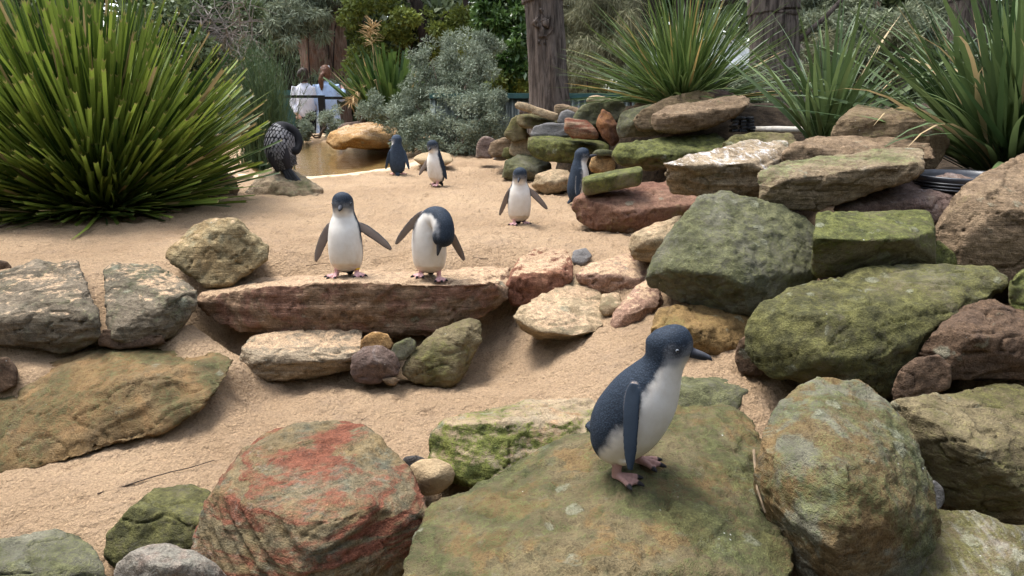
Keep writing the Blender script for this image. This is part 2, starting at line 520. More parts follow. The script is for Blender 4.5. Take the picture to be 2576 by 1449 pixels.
    # crusty lichen spots
    lv = t.node('ShaderNodeVectorMath', {0: v, 1: t.node('ShaderNodeVectorMath', {0: t.noise(v, 40.0, 5.0, 0.7, out=1), 3: 0.03}, operation='SCALE').outputs[0]}, operation='ADD').outputs[0]
    ls = t.node('ShaderNodeTexVoronoi', {'Vector': lv, 'Scale': 13.0}).outputs['Distance']
    lm = t.math('MULTIPLY', t.ramp(ls, 0.30, 0.22), t.ramp(n1, 0.53, 0.60))
    c = t.mix(t.math('MULTIPLY', lm, 0.5 * lichen), c, t.mix(t.ramp(n4, .35, .65), (0.17, 0.175, 0.115), (0.34, 0.34, 0.25)))
    h = t.math('ADD', t.math('MULTIPLY', n3, 0.9), t.math('MULTIPLY', n4, 0.5 * grain))
    h = t.math('ADD', h, t.math('MULTIPLY', lm, 0.25 * lichen))
    h = t.math('ADD', h, t.math('MULTIPLY', ns, 1.5 * strata))
    t.set(color=c, rough=0.9, spec=0.18, normal=t.bump(h, 1.0, 0.013))
    return t.m

GREY, TAN, BRN, OCH = (0.20, 0.19, 0.16), (0.36, 0.27, 0.17), (0.20, 0.125, 0.075), (0.34, 0.20, 0.085)
MG = ((0.047, 0.047, 0.014), (0.145, 0.138, 0.042))       # olive moss
MB_ = ((0.050, 0.060, 0.014), (0.165, 0.175, 0.045))         # bright moss
ML = ((0.072, 0.072, 0.038), (0.19, 0.185, 0.105))          # grey-green lichen film
MD = ((0.012, 0.017, 0.008), (0.055, 0.068, 0.028))       # dark algae
RM = {
 'greygreen': rock_material('stone_grey_green', (0.175, 0.165, 0.115), (0.24, 0.225, 0.16), (0.115, 0.115, 0.07), 0.95, ((0.062, 0.066, 0.025), (0.155, 0.155, 0.066)), 0.25, pale=0.15),
 'green': rock_material('stone_green', (0.20, 0.185, 0.12), (0.29, 0.24, 0.14), (0.13, 0.13, 0.07), 1.12, MG, 0.3, up=0.3, pale=0.12),
 'olive': rock_material('stone_olive', (0.22, 0.175, 0.095), (0.27, 0.215, 0.12), (0.13, 0.105, 0.055), 0.8, MG, 0.55, up=0.3),
 'greendrop': rock_material('stone_green_droppings', (0.22, 0.18, 0.10), (0.26, 0.20, 0.11), (0.15, 0.14, 0.07), 0.9, MG, 0.3, white=0.2),
 'mossy': rock_material('stone_mossy', (0.22, 0.185, 0.105), (0.26, 0.22, 0.13), (0.15, 0.135, 0.075), 1.15, MB_, 0.3, up=0.45, pale=0.1),
 'topbare': rock_material('stone_bare_top', (0.33, 0.27, 0.18), (0.38, 0.28, 0.17), (0.40, 0.22, 0.11), 1.75, MB_, 0.4, up=-1.6, pale=0.1, tone=0.95),
 'giant': rock_material('stone_giant', (0.22, 0.175, 0.09), (0.26, 0.20, 0.105), (0.15, 0.145, 0.075), 0.95, ((0.055, 0.068, 0.024), (0.140, 0.150, 0.055)), 0.12, up=0.1, pale=0.15, tone=0.62, patch=(0.29, 0.185, 0.08)),
 'oval': rock_material('stone_oval', (0.26, 0.165, 0.07), (0.22, 0.165, 0.085), (0.17, 0.155, 0.10), 0.8, ((0.06, 0.08, 0.028), (0.17, 0.175, 0.07)), 0.45, up=0.0, pale=0.2, tilt=(0.5, 0.5, 0.2), tone=0.68, patch=(0.24, 0.23, 0.165)),
 'redgreen': rock_material('stone_red_banded', (0.23, 0.19, 0.115), (0.28, 0.195, 0.09), (0.17, 0.18, 0.13), 0.5, ((0.03, 0.04, 0.015), (0.17, 0.17, 0.09)), 0.5, pale=0.35, red=0.95, tone=0.70, up=-0.35, tilt=(0.35, 0.12, 0.2)),
 'red': rock_material('stone_red', (0.27, 0.12, 0.075), (0.33, 0.17, 0.10), (0.20, 0.085, 0.06), 0.1, MG, 0.4, dust=0.45, tilt=(0.3, 0.5, 0)),
 'redmoss': rock_material('stone_red_mossy', (0.23, 0.115, 0.075), (0.27, 0.155, 0.10), (0.17, 0.09, 0.065), 0.62, MG, 0.3, up=-0.5, dust=0.0),
 'pink': rock_material('stone_pink', (0.36, 0.215, 0.15), (0.42, 0.275, 0.19), (0.29, 0.165, 0.115), 0.12, MG, 0.3, dust=0.42, tone=0.85),
 'tan': rock_material('stone_tan', (0.40, 0.29, 0.17), (0.44, 0.34, 0.21), (0.30, 0.225, 0.13), 0.42, ML, 0.35, dust=0.25, tone=0.85),
 'tanlayer': rock_material('stone_tan_layered', (0.37, 0.29, 0.195), (0.43, 0.345, 0.235), (0.25, 0.195, 0.125), 0.28, MD, 0.8, dust=0.4, tilt=(0.1, 0.12, 0), tone=0.85),
 'greylayer': rock_material('stone_grey_layered', (0.23, 0.185, 0.13), (0.20, 0.165, 0.115), (0.13, 0.115, 0.08), 0.7, ((0.04, 0.050, 0.02), (0.15, 0.16, 0.085)), 0.9, dust=0.14, up=0.1, tilt=(0.25, 0.15, 0)),
 'block': rock_material('stone_tan_block', (0.33, 0.26, 0.14), (0.36, 0.25, 0.12), (0.24, 0.22, 0.14), 0.4, ML, 0.85, tilt=(0.6, 0.75, 0.1), dust=0.12, pale=0.15),
 'slab': rock_material('stone_slab', (0.28, 0.175, 0.105), (0.32, 0.21, 0.13), (0.20, 0.13, 0.085), 0.3, MD, 0.95, dust=0.48, up=-0.3, tilt=(0.02, 0.02, 0), patch=(0.26, 0.135, 0.09)),
 'ochre': rock_material('stone_ochre', (0.29, 0.18, 0.075), (0.25, 0.17, 0.085), (0.16, 0.115, 0.055), 0.8, ((0.035, 0.045, 0.018), (0.12, 0.13, 0.055)), 0.35, tone=.72, patch=(0.33, 0.20, 0.09), up=0.15, pale=0.1),
 'ochrebright': rock_material('stone_ochre_bright', (0.42, 0.235, 0.085), (0.45, 0.285, 0.13), (0.30, 0.165, 0.07), 0.15, MG, 0.35, dust=0.2),
 'ochredark': rock_material('stone_ochre_dark', (0.24, 0.15, 0.06), (0.30, 0.19, 0.075), (0.15, 0.10, 0.05), 0.5, MG, 0.5, tilt=(0.3, 0.1, 0)),
 'brown': rock_material('stone_brown', (0.24, 0.165, 0.10), (0.29, 0.205, 0.125), (0.16, 0.11, 0.07), 0.3, MG, 0.8, up=0.2),
 'brownmoss': rock_material('stone_brown_mossy', (0.23, 0.16, 0.095), (0.27, 0.195, 0.11), (0.15, 0.11, 0.065), 0.68, MG, 0.7, up=0.2),
 'purple': rock_material('stone_purple_brown', (0.17, 0.115, 0.095), (0.22, 0.155, 0.12), (0.12, 0.085, 0.07), 0.3, MG, 0.4, white=0.15),
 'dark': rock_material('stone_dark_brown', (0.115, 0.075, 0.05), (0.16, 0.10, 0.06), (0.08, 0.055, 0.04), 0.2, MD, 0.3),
 'plank': rock_material('stone_plank', (0.29, 0.215, 0.13), (0.34, 0.26, 0.165), (0.20, 0.145, 0.085), 0.5, ((0.05, 0.07, 0.02), (0.22, 0.25, 0.10)), 0.9, up=0.75, pale=0.25, tilt=(0.05, -0.12, 0)),
 'white': rock_material('stone_whitened', (0.33, 0.25, 0.16), (0.37, 0.29, 0.19), (0.22, 0.16, 0.10), 0.25, MG, 0.95, white=0.95, tilt=(0.08, -0.1, 0)),
 'stripe': rock_material('stone_red_striped', (0.40, 0.29, 0.19), (0.34, 0.22, 0.14), (0.26, 0.15, 0.10), 0.35, MG, 0.5, red=1.0, up=-0.6),
 'pebbly': rock_material('stone_pebbly', (0.30, 0.255, 0.205), (0.24, 0.225, 0.18), (0.36, 0.25, 0.19), 0.35, ML, 0.05, pale=0.6, grain=1.15),
 'pebble': rock_material('stone_pebble_tan', (0.38, 0.275, 0.155), (0.42, 0.31, 0.18), (0.33, 0.235, 0.13), 0.0, MG, 0.1, grain=0.35, lichen=0.0, tone=0.85),
 'greystone': rock_material('stone_plain_grey', (0.20, 0.19, 0.18), (0.25, 0.235, 0.22), (0.15, 0.14, 0.135), 0.08, MG, 0.3, grain=0.6),
 'darkpebble': rock_material('stone_pebble_dark', (0.07, 0.065, 0.06), (0.10, 0.09, 0.08), (0.05, 0.05, 0.048), 0.0, MG, 0.1, grain=0.5, lichen=0.0),
 'rust': rock_material('stone_rusty', (0.32, 0.15, 0.06), (0.22, 0.11, 0.075), (0.17, 0.08, 0.06), 0.4, MB_, 0.3, up=-0.4),
 'stump': rock_material('stone_stump', (0.42, 0.315, 0.20), (0.38, 0.29, 0.19), (0.22, 0.19, 0.12), 0.66, ((0.03, 0.05, 0.012), (0.13, 0.15, 0.07)), 0.4, up=-0.1, pale=0.2),
}
GROUNDS = []          # (object, bvh) that things can stand on
N_ROCK = 0
def rock(label, mat, D, pts, back=0.25, rnd=4, shrink=0.78, amp=1.0, layers=None, name='rock', bed=(0.12, 0.1, 1.0), chips=1.0, group=None, stand=False, extra=None, dip=0.0, cuts=8, cutd=.05, infl=1.03):
    """pts: (x, y[, dd]) places in the photograph; dd = metres behind (+) or before (-) the rock's distance D"""
    global N_ROCK
    N_ROCK += 1
    seed = N_ROCK * 7.31
    _cx = sum(q[0] for q in pts) / len(pts); _cy = sum(q[1] for q in pts) / len(pts)
    pts = [(_cx + (q[0] - _cx) * infl, _cy + (q[1] - _cy) * infl, *q[2:]) for q in pts]
    P3 = [at(q[0], q[1], D + (q[2] if len(q) > 2 else 0.0)) for q in pts]
    cx = sum(q[0] for q in pts) / len(pts)
    cy = sum(q[1] for q in pts) / len(pts)
    PB = [at(cx + (q[0] - cx) * shrink, cy + (q[1] - cy) * shrink + dip, D + (max(q[2], 0) if len(q) > 2 else 0.0) * 0.6 + back) for q in pts]
    bm = bmesh.new()
    for p in P3 + PB + (extra or []): bm.verts.new(p)
    r = bmesh.ops.convex_hull(bm, input=bm.verts)
    junk = [e for e in r['geom_interior'] + r['geom_unused'] if isinstance(e, bmesh.types.BMVert)]
    bmesh.ops.delete(bm, geom=list(set(junk)), context='VERTS')
    rr = random.Random(N_ROCK)
    for q in range(cuts):                         # chip corners and edges off with flat cuts
        nv = Vector((rr.gauss(0, 1), rr.gauss(0, 1) - .5, rr.gauss(0, 1))).normalized()
        ds = [v_.co.dot(nv) for v_ in bm.verts]
        hi, lo = max(ds), min(ds)
        bmesh.ops.bisect_plane(bm, geom=bm.verts[:] + bm.edges[:] + bm.faces[:], plane_co=nv * (hi - (hi - lo) * rr.uniform(.012, cutd)), plane_no=nv, clear_outer=True)
        r = bmesh.ops.convex_hull(bm, input=bm.verts)
        junk = [e for e in r['geom_interior'] + r['geom_unused'] if isinstance(e, bmesh.types.BMVert)]
        bmesh.ops.delete(bm, geom=list(set(junk)), context='VERTS')
    bmesh.ops.recalc_face_normals(bm, faces=bm.faces)
    me = bpy.data.meshes.new('rock')
    bm.to_mesh(me); bm.free()
    co = get_co(me)
    size = float(np.linalg.norm(co.max(0) - co.min(0)))
    width = float((co.max(0) - co.min(0)).max())
    cen = (co.max(0) + co.min(0)) / 2
    set_co(me, co - cen)
    vox = max(0.0030 * D, width / 105)
    e0, e1 = co.min(0) - cen, co.max(0) - cen
    me = remeshed(me, vox, max(1, rnd - 1))
    co, no = get_co(me), get_no(me)
    w = co + seed * 1.7
    k = min(1.0, width / 0.4)
    disp = 0.012 * width * amp * fbm(w / (0.40 * width), 3)
    disp += 0.0048 * k * amp * fbm(w / 0.05, 5, 0.62)
    # chipped faces: flattened plateaux of a cellular-looking noise
    ch = noise3(w / (0.22 * width) + 40)
    disp += -0.011 * width * chips * sstep(0.22, 0.28, ch)
    ch2 = noise3(w / (0.12 * width) + 80)
    disp += -0.006 * width * chips * sstep(0.26, 0.31, ch2)
    cr = 1 - np.abs(noise3(w / np.array([0.16, 0.16, 0.07]) + 9))
    disp += -0.010 * k * sstep(0.965, 0.995, cr) * chips
    if layers:
        h, a = layers
        b = np.array(bed, float); b /= np.linalg.norm(b)
        tt = (w @ b) / h + 0.55 * fbm(w / (5.5 * h), 3)
        i0, f = np.floor(tt), tt - np.floor(tt)
        s = sstep(0.72, 1.0, f)
        lay = hash1(i0) * (1 - s) + hash1(i0 + 1) * s
        thin = fbm(np.stack([w @ b / (h * 0.22), w[:, 0] * 3, w[:, 1] * 3], 1), 2)
        disp += a * (lay - 0.5) * (0.6 + 0.4 * noise3(w / 0.12)) + a * 0.22 * thin
    if not layers and chips:
        b = np.array(bed, float); b /= np.linalg.norm(b)
        tt = (w @ b) / 0.055 + 0.8 * fbm(w / 0.25, 3)
        i0, f = np.floor(tt), tt - np.floor(tt)
        s = sstep(0.8, 1.0, f)
        disp += 0.005 * k * chips * (hash1(i0) * (1 - s) + hash1(i0 + 1) * s - .5) * sstep(-.2, .3, noise3(w / 0.18 + 60))
    co = co + no * disp[:, None]
    f0, f1 = co.min(0), co.max(0)
    co = e0 + (co - f0) * (e1 - e0) / (f1 - f0)
    set_co(me, co)
    o = link(name, me, None, RM[mat])
    o.location = cen
    tag(o, label, 'rock' if name != 'pebble' else 'pebble', group)
    if stand:
        bv = BVHTree.FromPolygons([Vector(c + cen) for c in co], [tuple(p.vertices) for p in me.polygons])
        GROUNDS.append((o, bv))
    return o

G_FRONT, G_LEDGE, G_PILE, G_BACK = 'boulders along the front edge', 'rocks of the sand ledge', 'rocks of the mossy pile', 'small rocks of the far pile'
# front row
rock('smooth grey-green boulder in the bottom left corner', 'greygreen', 1.80, [(-90, 1420), (-20, 1365, .06), (60, 1340, .14), (140, 1330, .18), (200, 1342, .14), (245, 1388, .06), (278, 1455), (275, 1560, -.06), (-90, 1560, -.06), (100, 1430, -.02)], .3, 6, group=G_FRONT)
rock('mossy green boulder with a whitish rounded top left of the red banded boulder', 'green', 1.92, [(265, 1395), (275, 1345), (325, 1280), (390, 1232, .12), (465, 1222, .16), (530, 1235, .15), (560, 1300), (560, 1449), (420, 1440, -.06), (300, 1425, -.02), (420, 1320, -.03)], .25, 5, group=G_FRONT)
rock('coarse pebbly boulder cut by the bottom edge below the mossy green one', 'pebbly', 1.70, [(296, 1432), (330, 1392), (375, 1372, .03), (415, 1368, .04), (475, 1385, .03), (535, 1417), (570, 1455), (565, 1530), (290, 1530), (430, 1420, -.05)], .2, 3, group=G_FRONT)
rock('big red and green banded boulder at the bottom centre left', 'redgreen', 1.85, [(500, 1340), (510, 1290), (545, 1225), (590, 1175, .1), (622, 1120, .15), (665, 1085, .2), (760, 1060, .26), (870, 1057, .27), (930, 1080, .22), (962, 1118, .18), (1015, 1165, .12), (1052, 1230, .05), (1072, 1290), (1062, 1345), (1025, 1405), (985, 1470, -.05), (760, 1560, -.12), (560, 1490, -.1), (505, 1410, -.04), (780, 1320, -.2), (640, 1260, -.1), (920, 1270, -.1), (780, 1430, -.2)], .3, 4, layers=(0.06, 0.034), bed=(0.25, -0.55, 1.0), chips=.4, group=G_FRONT)
rock('smooth tan oval pebble wedged beside the red banded boulder', 'pebble', 2.03, [(1028, 1200), (1032, 1172), (1060, 1155), (1098, 1154), (1132, 1168), (1143, 1190), (1136, 1215), (1105, 1240), (1070, 1246), (1040, 1230), (1090, 1200, -.05)], .1, 8, amp=.3, chips=.0, name='pebble', cuts=0)
rock('dark pebble half hidden behind the tan oval pebble', 'darkpebble', 2.12, [(1005, 1165), (1020, 1148), (1050, 1146), (1075, 1155), (1075, 1180), (1010, 1185)], .06, 6, amp=.3, chips=0, name='pebble', cuts=0)
rock('flat-topped rock with orange streaks and bright moss beside the tan pebble', 'topbare', 2.17, [(1080, 1155), (1086, 1092), (1112, 1056, .02), (1200, 1034, .12), (1330, 1012, .2), (1480, 1003, .22), (1510, 1030, .15), (1500, 1085, .02), (1450, 1115, -.05), (1255, 1216, -.13), (1150, 1224, -.11), (1090, 1198, -.06), (1262, 1062, -.07), (1248, 1160, -.12), (1125, 1066, -.03), (1440, 1060, -.01)], .25, 2, layers=(0.05, 0.008), group=G_FRONT)
rock('huge green and ochre rock that the nearest penguin stands on', 'giant', 1.50, [(1072, 1268, .26), (1150, 1226, .33), (1290, 1188, .40), (1440, 1128, .47), (1510, 1070, .55), (1700, 1010, .62), (1850, 1003, .65), (1930, 1030, .6), (1912, 1100, .45), (1900, 1180, .32), (1915, 1280, .14), (1960, 1360, .02), (2010, 1449, -.08), (2000, 1580, -.15), (1600, 1590, -.2), (1000, 1580, -.1), (1008, 1430, .04), (1060, 1330, .14), (1640, 1068, .40), (1740, 1075, .40), (1560, 1215, .125), (1800, 1220, .16), (1500, 1380, -.07), (1800, 1400, -.08), (1250, 1330, .08)], .5, 3, amp=1.6, shrink=.6, dip=300, group=G_FRONT, stand=True, infl=1.0)
rock('large oval boulder patched orange and grey-white right of the nearest penguin', 'oval', 1.62, [(1900, 1185), (1906, 1120), (1928, 1060, .05), (1990, 985, .13), (2060, 950, .19), (2160, 960, .19), (2240, 1010, .13), (2300, 1090, .06), (2330, 1190), (2356, 1270, -.02), (2360, 1330, -.02), (2330, 1415, -.05), (2250, 1520, -.08), (2120, 1540, -.12), (2010, 1445, -.05), (1942, 1320), (1906, 1240), (2120, 1180, -.2), (2100, 1340, -.24), (2250, 1270, -.16), (2010, 1200, -.1)], .3, 5, chips=.3, amp=1.3, layers=(0.05, 0.006), bed=(0.6, -0.5, 0.7), group=G_FRONT)
rock('rounded olive boulder with dark moss streaks at the right edge', 'olive', 1.90, [(2240, 1012), (2350, 1002, .08), (2480, 977, .16), (2540, 962, .17), (2620, 990, .13), (2700, 1100), (2700, 1280), (2570, 1312), (2480, 1302), (2330, 1235), (2262, 1130), (2470, 1130, -.14), (2560, 1220, -.12)], .3, 5, group=G_FRONT)
rock('flat brown-green rock with white droppings in the bottom right corner', 'greendrop', 1.55, [(2330, 1300, .18), (2370, 1278, .2), (2450, 1290, .16), (2576, 1332, .1), (2720, 1350, .1), (2720, 1620, -.1), (2200, 1640, -.12), (2290, 1440, .03)], .4, 4, dip=150, group=G_FRONT)
rock('smooth grey stone in the dark gap beside the oval boulder', 'greystone', 1.86, [(2318, 1240), (2330, 1215), (2352, 1210), (2372, 1228), (2376, 1258), (2362, 1282), (2325, 1285)], .1, 8, amp=.3, chips=0, cuts=0)
# middle right
rock('large pale green boulder with a pointed right end above the oval boulder', 'green', 2.22, [(1880, 872), (1886, 820), (1912, 775), (1990, 720, .08), (2100, 690, .13), (2180, 672, .17), (2230, 660, .2), (2300, 668, .2), (2480, 672, .12), (2510, 690, .1), (2516, 712, .06), (2480, 742, .0), (2400, 822), (2330, 882), (2262, 1005, -.05), (2180, 992, -.08), (2060, 962, -.08), (1960, 955, -.05), (1892, 915), (2070, 800, -.12), (2240, 790, -.08), (2080, 900, -.17), (2220, 900, -.14)], .35, 3, layers=(0.05, 0.008), bed=(-0.3, 0.2, 1), group=G_PILE, cuts=3, cutd=.03)
rock('big domed grey-green boulder in the middle of the right pile', 'greygreen', 2.62, [(1628, 705), (1640, 645), (1682, 600), (1722, 555, .05), (1768, 502, .1), (1820, 483, .13), (1868, 494, .13), (1898, 528, .1), (1990, 535, .12), (2055, 560, .12), (2070, 680), (2020, 765), (1895, 797, -.05), (1800, 772, -.05), (1690, 752), (1637, 725), (1840, 600, -.08), (1860, 700, -.18), (1720, 690, -.1)], .35, 5, chips=.3, amp=1.6, group=G_PILE)
rock('rectangular block with a bright mossy top leaning over the dark gap', 'mossy', 2.42, [(2046, 690, .08), (2048, 600, -.05), (2058, 536, .12), (2075, 532, .14), (2335, 529, .14), (2347, 545, .1), (2348, 600, -.05), (2350, 672, .08), (2200, 690, .08), (2050, 702, .08), (2190, 603, -.06)], .14, 2, chips=.5, amp=.6, group=G_PILE)
rock('small green stone peeping between the mossy block and the brown boulder', 'mossy', 2.55, [(2340, 625), (2360, 605), (2400, 640), (2410, 668), (2345, 670)], .12, 3, group=G_PILE)
rock('big brown boulder with a dark underside at the right edge', 'brown', 2.55, [(2350, 595), (2362, 550), (2402, 490, .06), (2480, 440, .14), (2576, 395, .22), (2720, 370, .24), (2720, 780), (2560, 725), (2480, 692), (2400, 662), (2358, 632), (2480, 510, -.05), (2640, 540, -.08)], .4, 4, layers=(0.06, 0.012), bed=(0.5, -.2, 1), group=G_PILE)
rock('sloping purple-brown slab behind the mossy block', 'purple', 2.85, [(2095, 525), (2150, 505, .12), (2300, 455, .22), (2385, 434, .3), (2462, 455, .22), (2450, 480, .1), (2372, 540), (2360, 600), (2250, 575), (2105, 545), (2300, 500, -.02)], .2, 2, group=G_PILE)
rock('long plank-shaped rock with a pale green top edge', 'plank', 2.78, [(1912, 475), (1915, 440), (1945, 415, .1), (2250, 373, .2), (2318, 375, .2), (2330, 400, .1), (2320, 447), (2110, 502), (2060, 527), (1920, 527), (1955, 458, -.07), (2200, 425, -.07), (2320, 405, 0)], .25, 2, layers=(0.032, 0.014), bed=(0.06, -.1, 1), group=G_PILE)
rock('layered tan slab whitened by bird droppings', 'white', 3.15, [(1672, 462), (1674, 412, -.04), (1800, 375, .18), (1880, 353, .34), (1978, 352, .36), (1985, 420, .1), (1985, 480), (1910, 502), (1780, 498), (1690, 490), (1690, 418, -.1), (1900, 410, -.1)], .3, 2, layers=(0.028, 0.016), bed=(0.05, -.12, 1), group=G_PILE)
rock('long low brown rock behind the plank-shaped one', 'brown', 3.2, [(1970, 398), (1985, 365), (2050, 340, .15), (2200, 345, .2), (2330, 365, .12), (2342, 400), (2150, 430), (1990, 430)], .3, 3, layers=(0.03, 0.012), group=G_PILE)
rock('tall blocky brown rock in front of the right grass clump', 'brownmoss', 3.4, [(2095, 335), (2115, 290, .05), (2160, 262, .16), (2280, 282, .18), (2360, 320, .12), (2392, 352, .12), (2345, 430), (2320, 445), (2098, 410), (2320, 312, -.03), (2120, 300, 0)], .3, 2, layers=(0.04, 0.012), bed=(-.25, .1, 1), group=G_PILE)
rock('low mossy rock just behind the whitened slab', 'olive', 3.75, [(1815, 365), (1848, 340, .05), (1920, 332, .1), (1990, 336, .1), (2010, 372), (1830, 385)], .25, 4, group=G_PILE)
rock('small brick-shaped green stone beside the penguin looking up', 'mossy', 3.98, [(1463, 462), (1468, 447, .05), (1480, 442, .07), (1612, 419, .07), (1617, 435), (1616, 466), (1475, 492), (1463, 487), (1472, 456, -.04), (1614, 430, -.03)], .12, 1, chips=.3, amp=.5, group=G_PILE, dip=0)
rock('reddish domed rock lying on the sand under the green brick stone', 'redmoss', 4.02, [(1437, 522), (1446, 500), (1470, 485, .1), (1560, 470, .2), (1680, 455, .25), (1750, 480, .2), (1765, 512), (1665, 582), (1590, 599), (1500, 577), (1455, 556), (1560, 530, -.12)], .35, 5, group=G_PILE)
rock('rounded tan stone left of the domed grey-green boulder', 'tan', 3.05, [(1585, 622), (1596, 590), (1640, 565, .06), (1715, 545, .12), (1725, 600), (1690, 640), (1640, 660), (1597, 652), (1650, 600, -.04)], .25, 4, group=G_PILE)
rock('ochre boulder in the dark hollow behind the nearest penguin', 'ochredark', 2.48, [(1640, 825), (1660, 787, .05), (1700, 765, .1), (1850, 770, .15), (1895, 800, .1), (1885, 885), (1850, 922), (1760, 935), (1680, 922), (1740, 830, -.08)], .3, 4, layers=(0.04, 0.008), group=G_PILE)
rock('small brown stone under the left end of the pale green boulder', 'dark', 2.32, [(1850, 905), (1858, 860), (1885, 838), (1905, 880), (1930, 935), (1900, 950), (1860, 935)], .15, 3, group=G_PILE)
rock('low algae-covered stone sunk in the sand behind the nearest penguin', 'greygreen', 2.25, [(1685, 985, -.02), (1712, 945, .12), (1790, 931, .18), (1862, 943, .14), (1886, 980, .02), (1850, 1030, -.06), (1720, 1035, -.06), (1790, 965, .0)], .25, 4, chips=.2, amp=.7, dip=60, group=G_PILE)
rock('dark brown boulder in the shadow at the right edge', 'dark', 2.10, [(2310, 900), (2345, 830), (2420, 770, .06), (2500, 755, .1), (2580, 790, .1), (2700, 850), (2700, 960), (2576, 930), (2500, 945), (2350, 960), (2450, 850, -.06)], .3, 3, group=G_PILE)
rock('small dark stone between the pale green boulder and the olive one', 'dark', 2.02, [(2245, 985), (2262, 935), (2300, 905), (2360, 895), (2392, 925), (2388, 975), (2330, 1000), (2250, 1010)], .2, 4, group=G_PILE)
rock('mossy green rock cut by the right edge of the picture', 'mossy', 2.2, [(2538, 745), (2545, 705), (2576, 680, .05), (2700, 660, .1), (2700, 820), (2576, 800), (2548, 775)], .25, 4, group=G_PILE)
# left and the ledge
rock('tilted tan block perched on the left end of the ledge', 'block', 3.12, [(416, 640, .02), (428, 620, .04), (490, 562, .14), (540, 542, .18), (592, 548, .1), (642, 590, .05), (672, 620, .02), (668, 652, .0), (550, 733, -.06), (535, 733, -.05), (440, 662), (434, 645, -.03), (585, 556, -.03)], .25, 2, layers=(0.035, 0.008), bed=(-.75, 0, .65), group=G_LEDGE)
rock('grey layered rock with moss at the left edge', 'greylayer', 2.78, [(-90, 730, .12), (0, 692, .2), (90, 656, .32), (188, 658, .32), (203, 692, .2), (236, 780, .02), (252, 862, -.05), (150, 885, -.05), (60, 850, -.06), (-90, 840, -.06), (185, 765, -.04), (0, 800, -.08), (222, 800, -.06)], .3, 2, layers=(0.035, 0.016), bed=(.15, -.5, 1), group=G_LEDGE)
rock('grey-green layered rock between the left edge rock and the perched block', 'greylayer', 2.80, [(258, 668, .26), (275, 660, .28), (380, 665, .28), (435, 692, .2), (500, 732, .1), (492, 765, .06), (435, 850, .02), (385, 868, -.05), (270, 862, -.04), (262, 760, .05), (415, 745, -.03), (388, 850, -.07), (290, 830, -.07)], .25, 2, layers=(0.035, 0.016), bed=(.2, -.45, 1), group=G_LEDGE)
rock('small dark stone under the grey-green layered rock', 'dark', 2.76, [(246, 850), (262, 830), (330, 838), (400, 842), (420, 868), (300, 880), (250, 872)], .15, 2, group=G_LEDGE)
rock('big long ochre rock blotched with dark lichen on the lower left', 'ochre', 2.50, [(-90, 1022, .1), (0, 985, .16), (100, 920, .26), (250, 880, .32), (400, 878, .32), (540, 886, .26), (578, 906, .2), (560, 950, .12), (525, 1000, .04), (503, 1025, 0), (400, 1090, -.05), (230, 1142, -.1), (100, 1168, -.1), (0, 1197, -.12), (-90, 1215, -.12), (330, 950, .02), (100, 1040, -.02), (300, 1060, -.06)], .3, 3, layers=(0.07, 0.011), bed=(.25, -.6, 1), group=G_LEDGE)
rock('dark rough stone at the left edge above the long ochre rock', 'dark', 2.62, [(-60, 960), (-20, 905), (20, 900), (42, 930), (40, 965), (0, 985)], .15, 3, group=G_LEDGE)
rock('wide banded sandstone slab under the two penguins at the ledge', 'slab', 3.00, [(499, 762, .02), (506, 742, .06), (560, 716, .22), (640, 694, .42), (1000, 676, .5), (1200, 686, .42), (1268, 680, .36), (1277, 706, .22), (1266, 762, .06), (1190, 815, .03), (1120, 852, 0), (1040, 842, -.01), (900, 832, .0), (700, 850, -.01), (600, 842, 0), (540, 812, .02), (508, 778, .04), (560, 735, .0), (640, 722, -.05), (800, 708, -.07), (1130, 710, -.07), (1230, 705, -.02), (1118, 790, -.06), (660, 800, -.05)], .3, 2, layers=(0.024, 0.013), bed=(0.02, -.05, 1), group=G_LEDGE, stand=True, shrink=.85, cuts=3, cutd=.03)
rock('layered tan rock under the left half of the banded slab', 'tanlayer', 2.86, [(600, 908), (614, 872), (642, 842, .06), (760, 826, .12), (908, 826, .12), (910, 870), (895, 930), (770, 962, -.02), (640, 963, -.02), (606, 932), (700, 880, -.05), (640, 915, -.06), (830, 905, -.06)], .3, 1, layers=(0.036, 0.028), bed=(.1, -.1, 1), group=G_LEDGE)
rock('small orange stone tucked under the middle of the banded slab', 'ochrebright', 2.84, [(902, 880), (912, 850), (940, 836), (975, 840), (990, 866), (975, 885)], .12, 2, group=G_LEDGE)
rock('knobbly rusty brown stone beneath the small orange one', 'purple', 2.78, [(880, 935), (888, 895), (912, 874), (955, 870), (992, 890), (1006, 920), (995, 945), (930, 966), (895, 958), (945, 915, -.05)], .15, 3, amp=1.6, group=G_LEDGE)
rock('small greenish stone beside the mossy wedge rock', 'greygreen', 2.80, [(984, 885), (992, 865), (1030, 850), (1046, 862), (1040, 890), (1020, 906), (990, 905)], .1, 2, group=G_LEDGE)
rock('flat chip of brown stone sticking out of the sand below the slab', 'brown', 2.76, [(958, 955), (990, 950), (1004, 955), (994, 972), (975, 968)], .08, 1, group=G_LEDGE)
rock('wedge-shaped mossy rock under the right half of the banded slab', 'olive', 2.82, [(1013, 922), (1030, 890), (1100, 832, .06), (1180, 801, .12), (1208, 813, .12), (1210, 860, .06), (1160, 960), (1130, 976), (1050, 966), (1017, 942), (1165, 830, -.02), (1145, 955, -.05), (1060, 910, -.04)], .2, 2, layers=(0.03, 0.010), bed=(-.2, .1, 1), group=G_LEDGE)
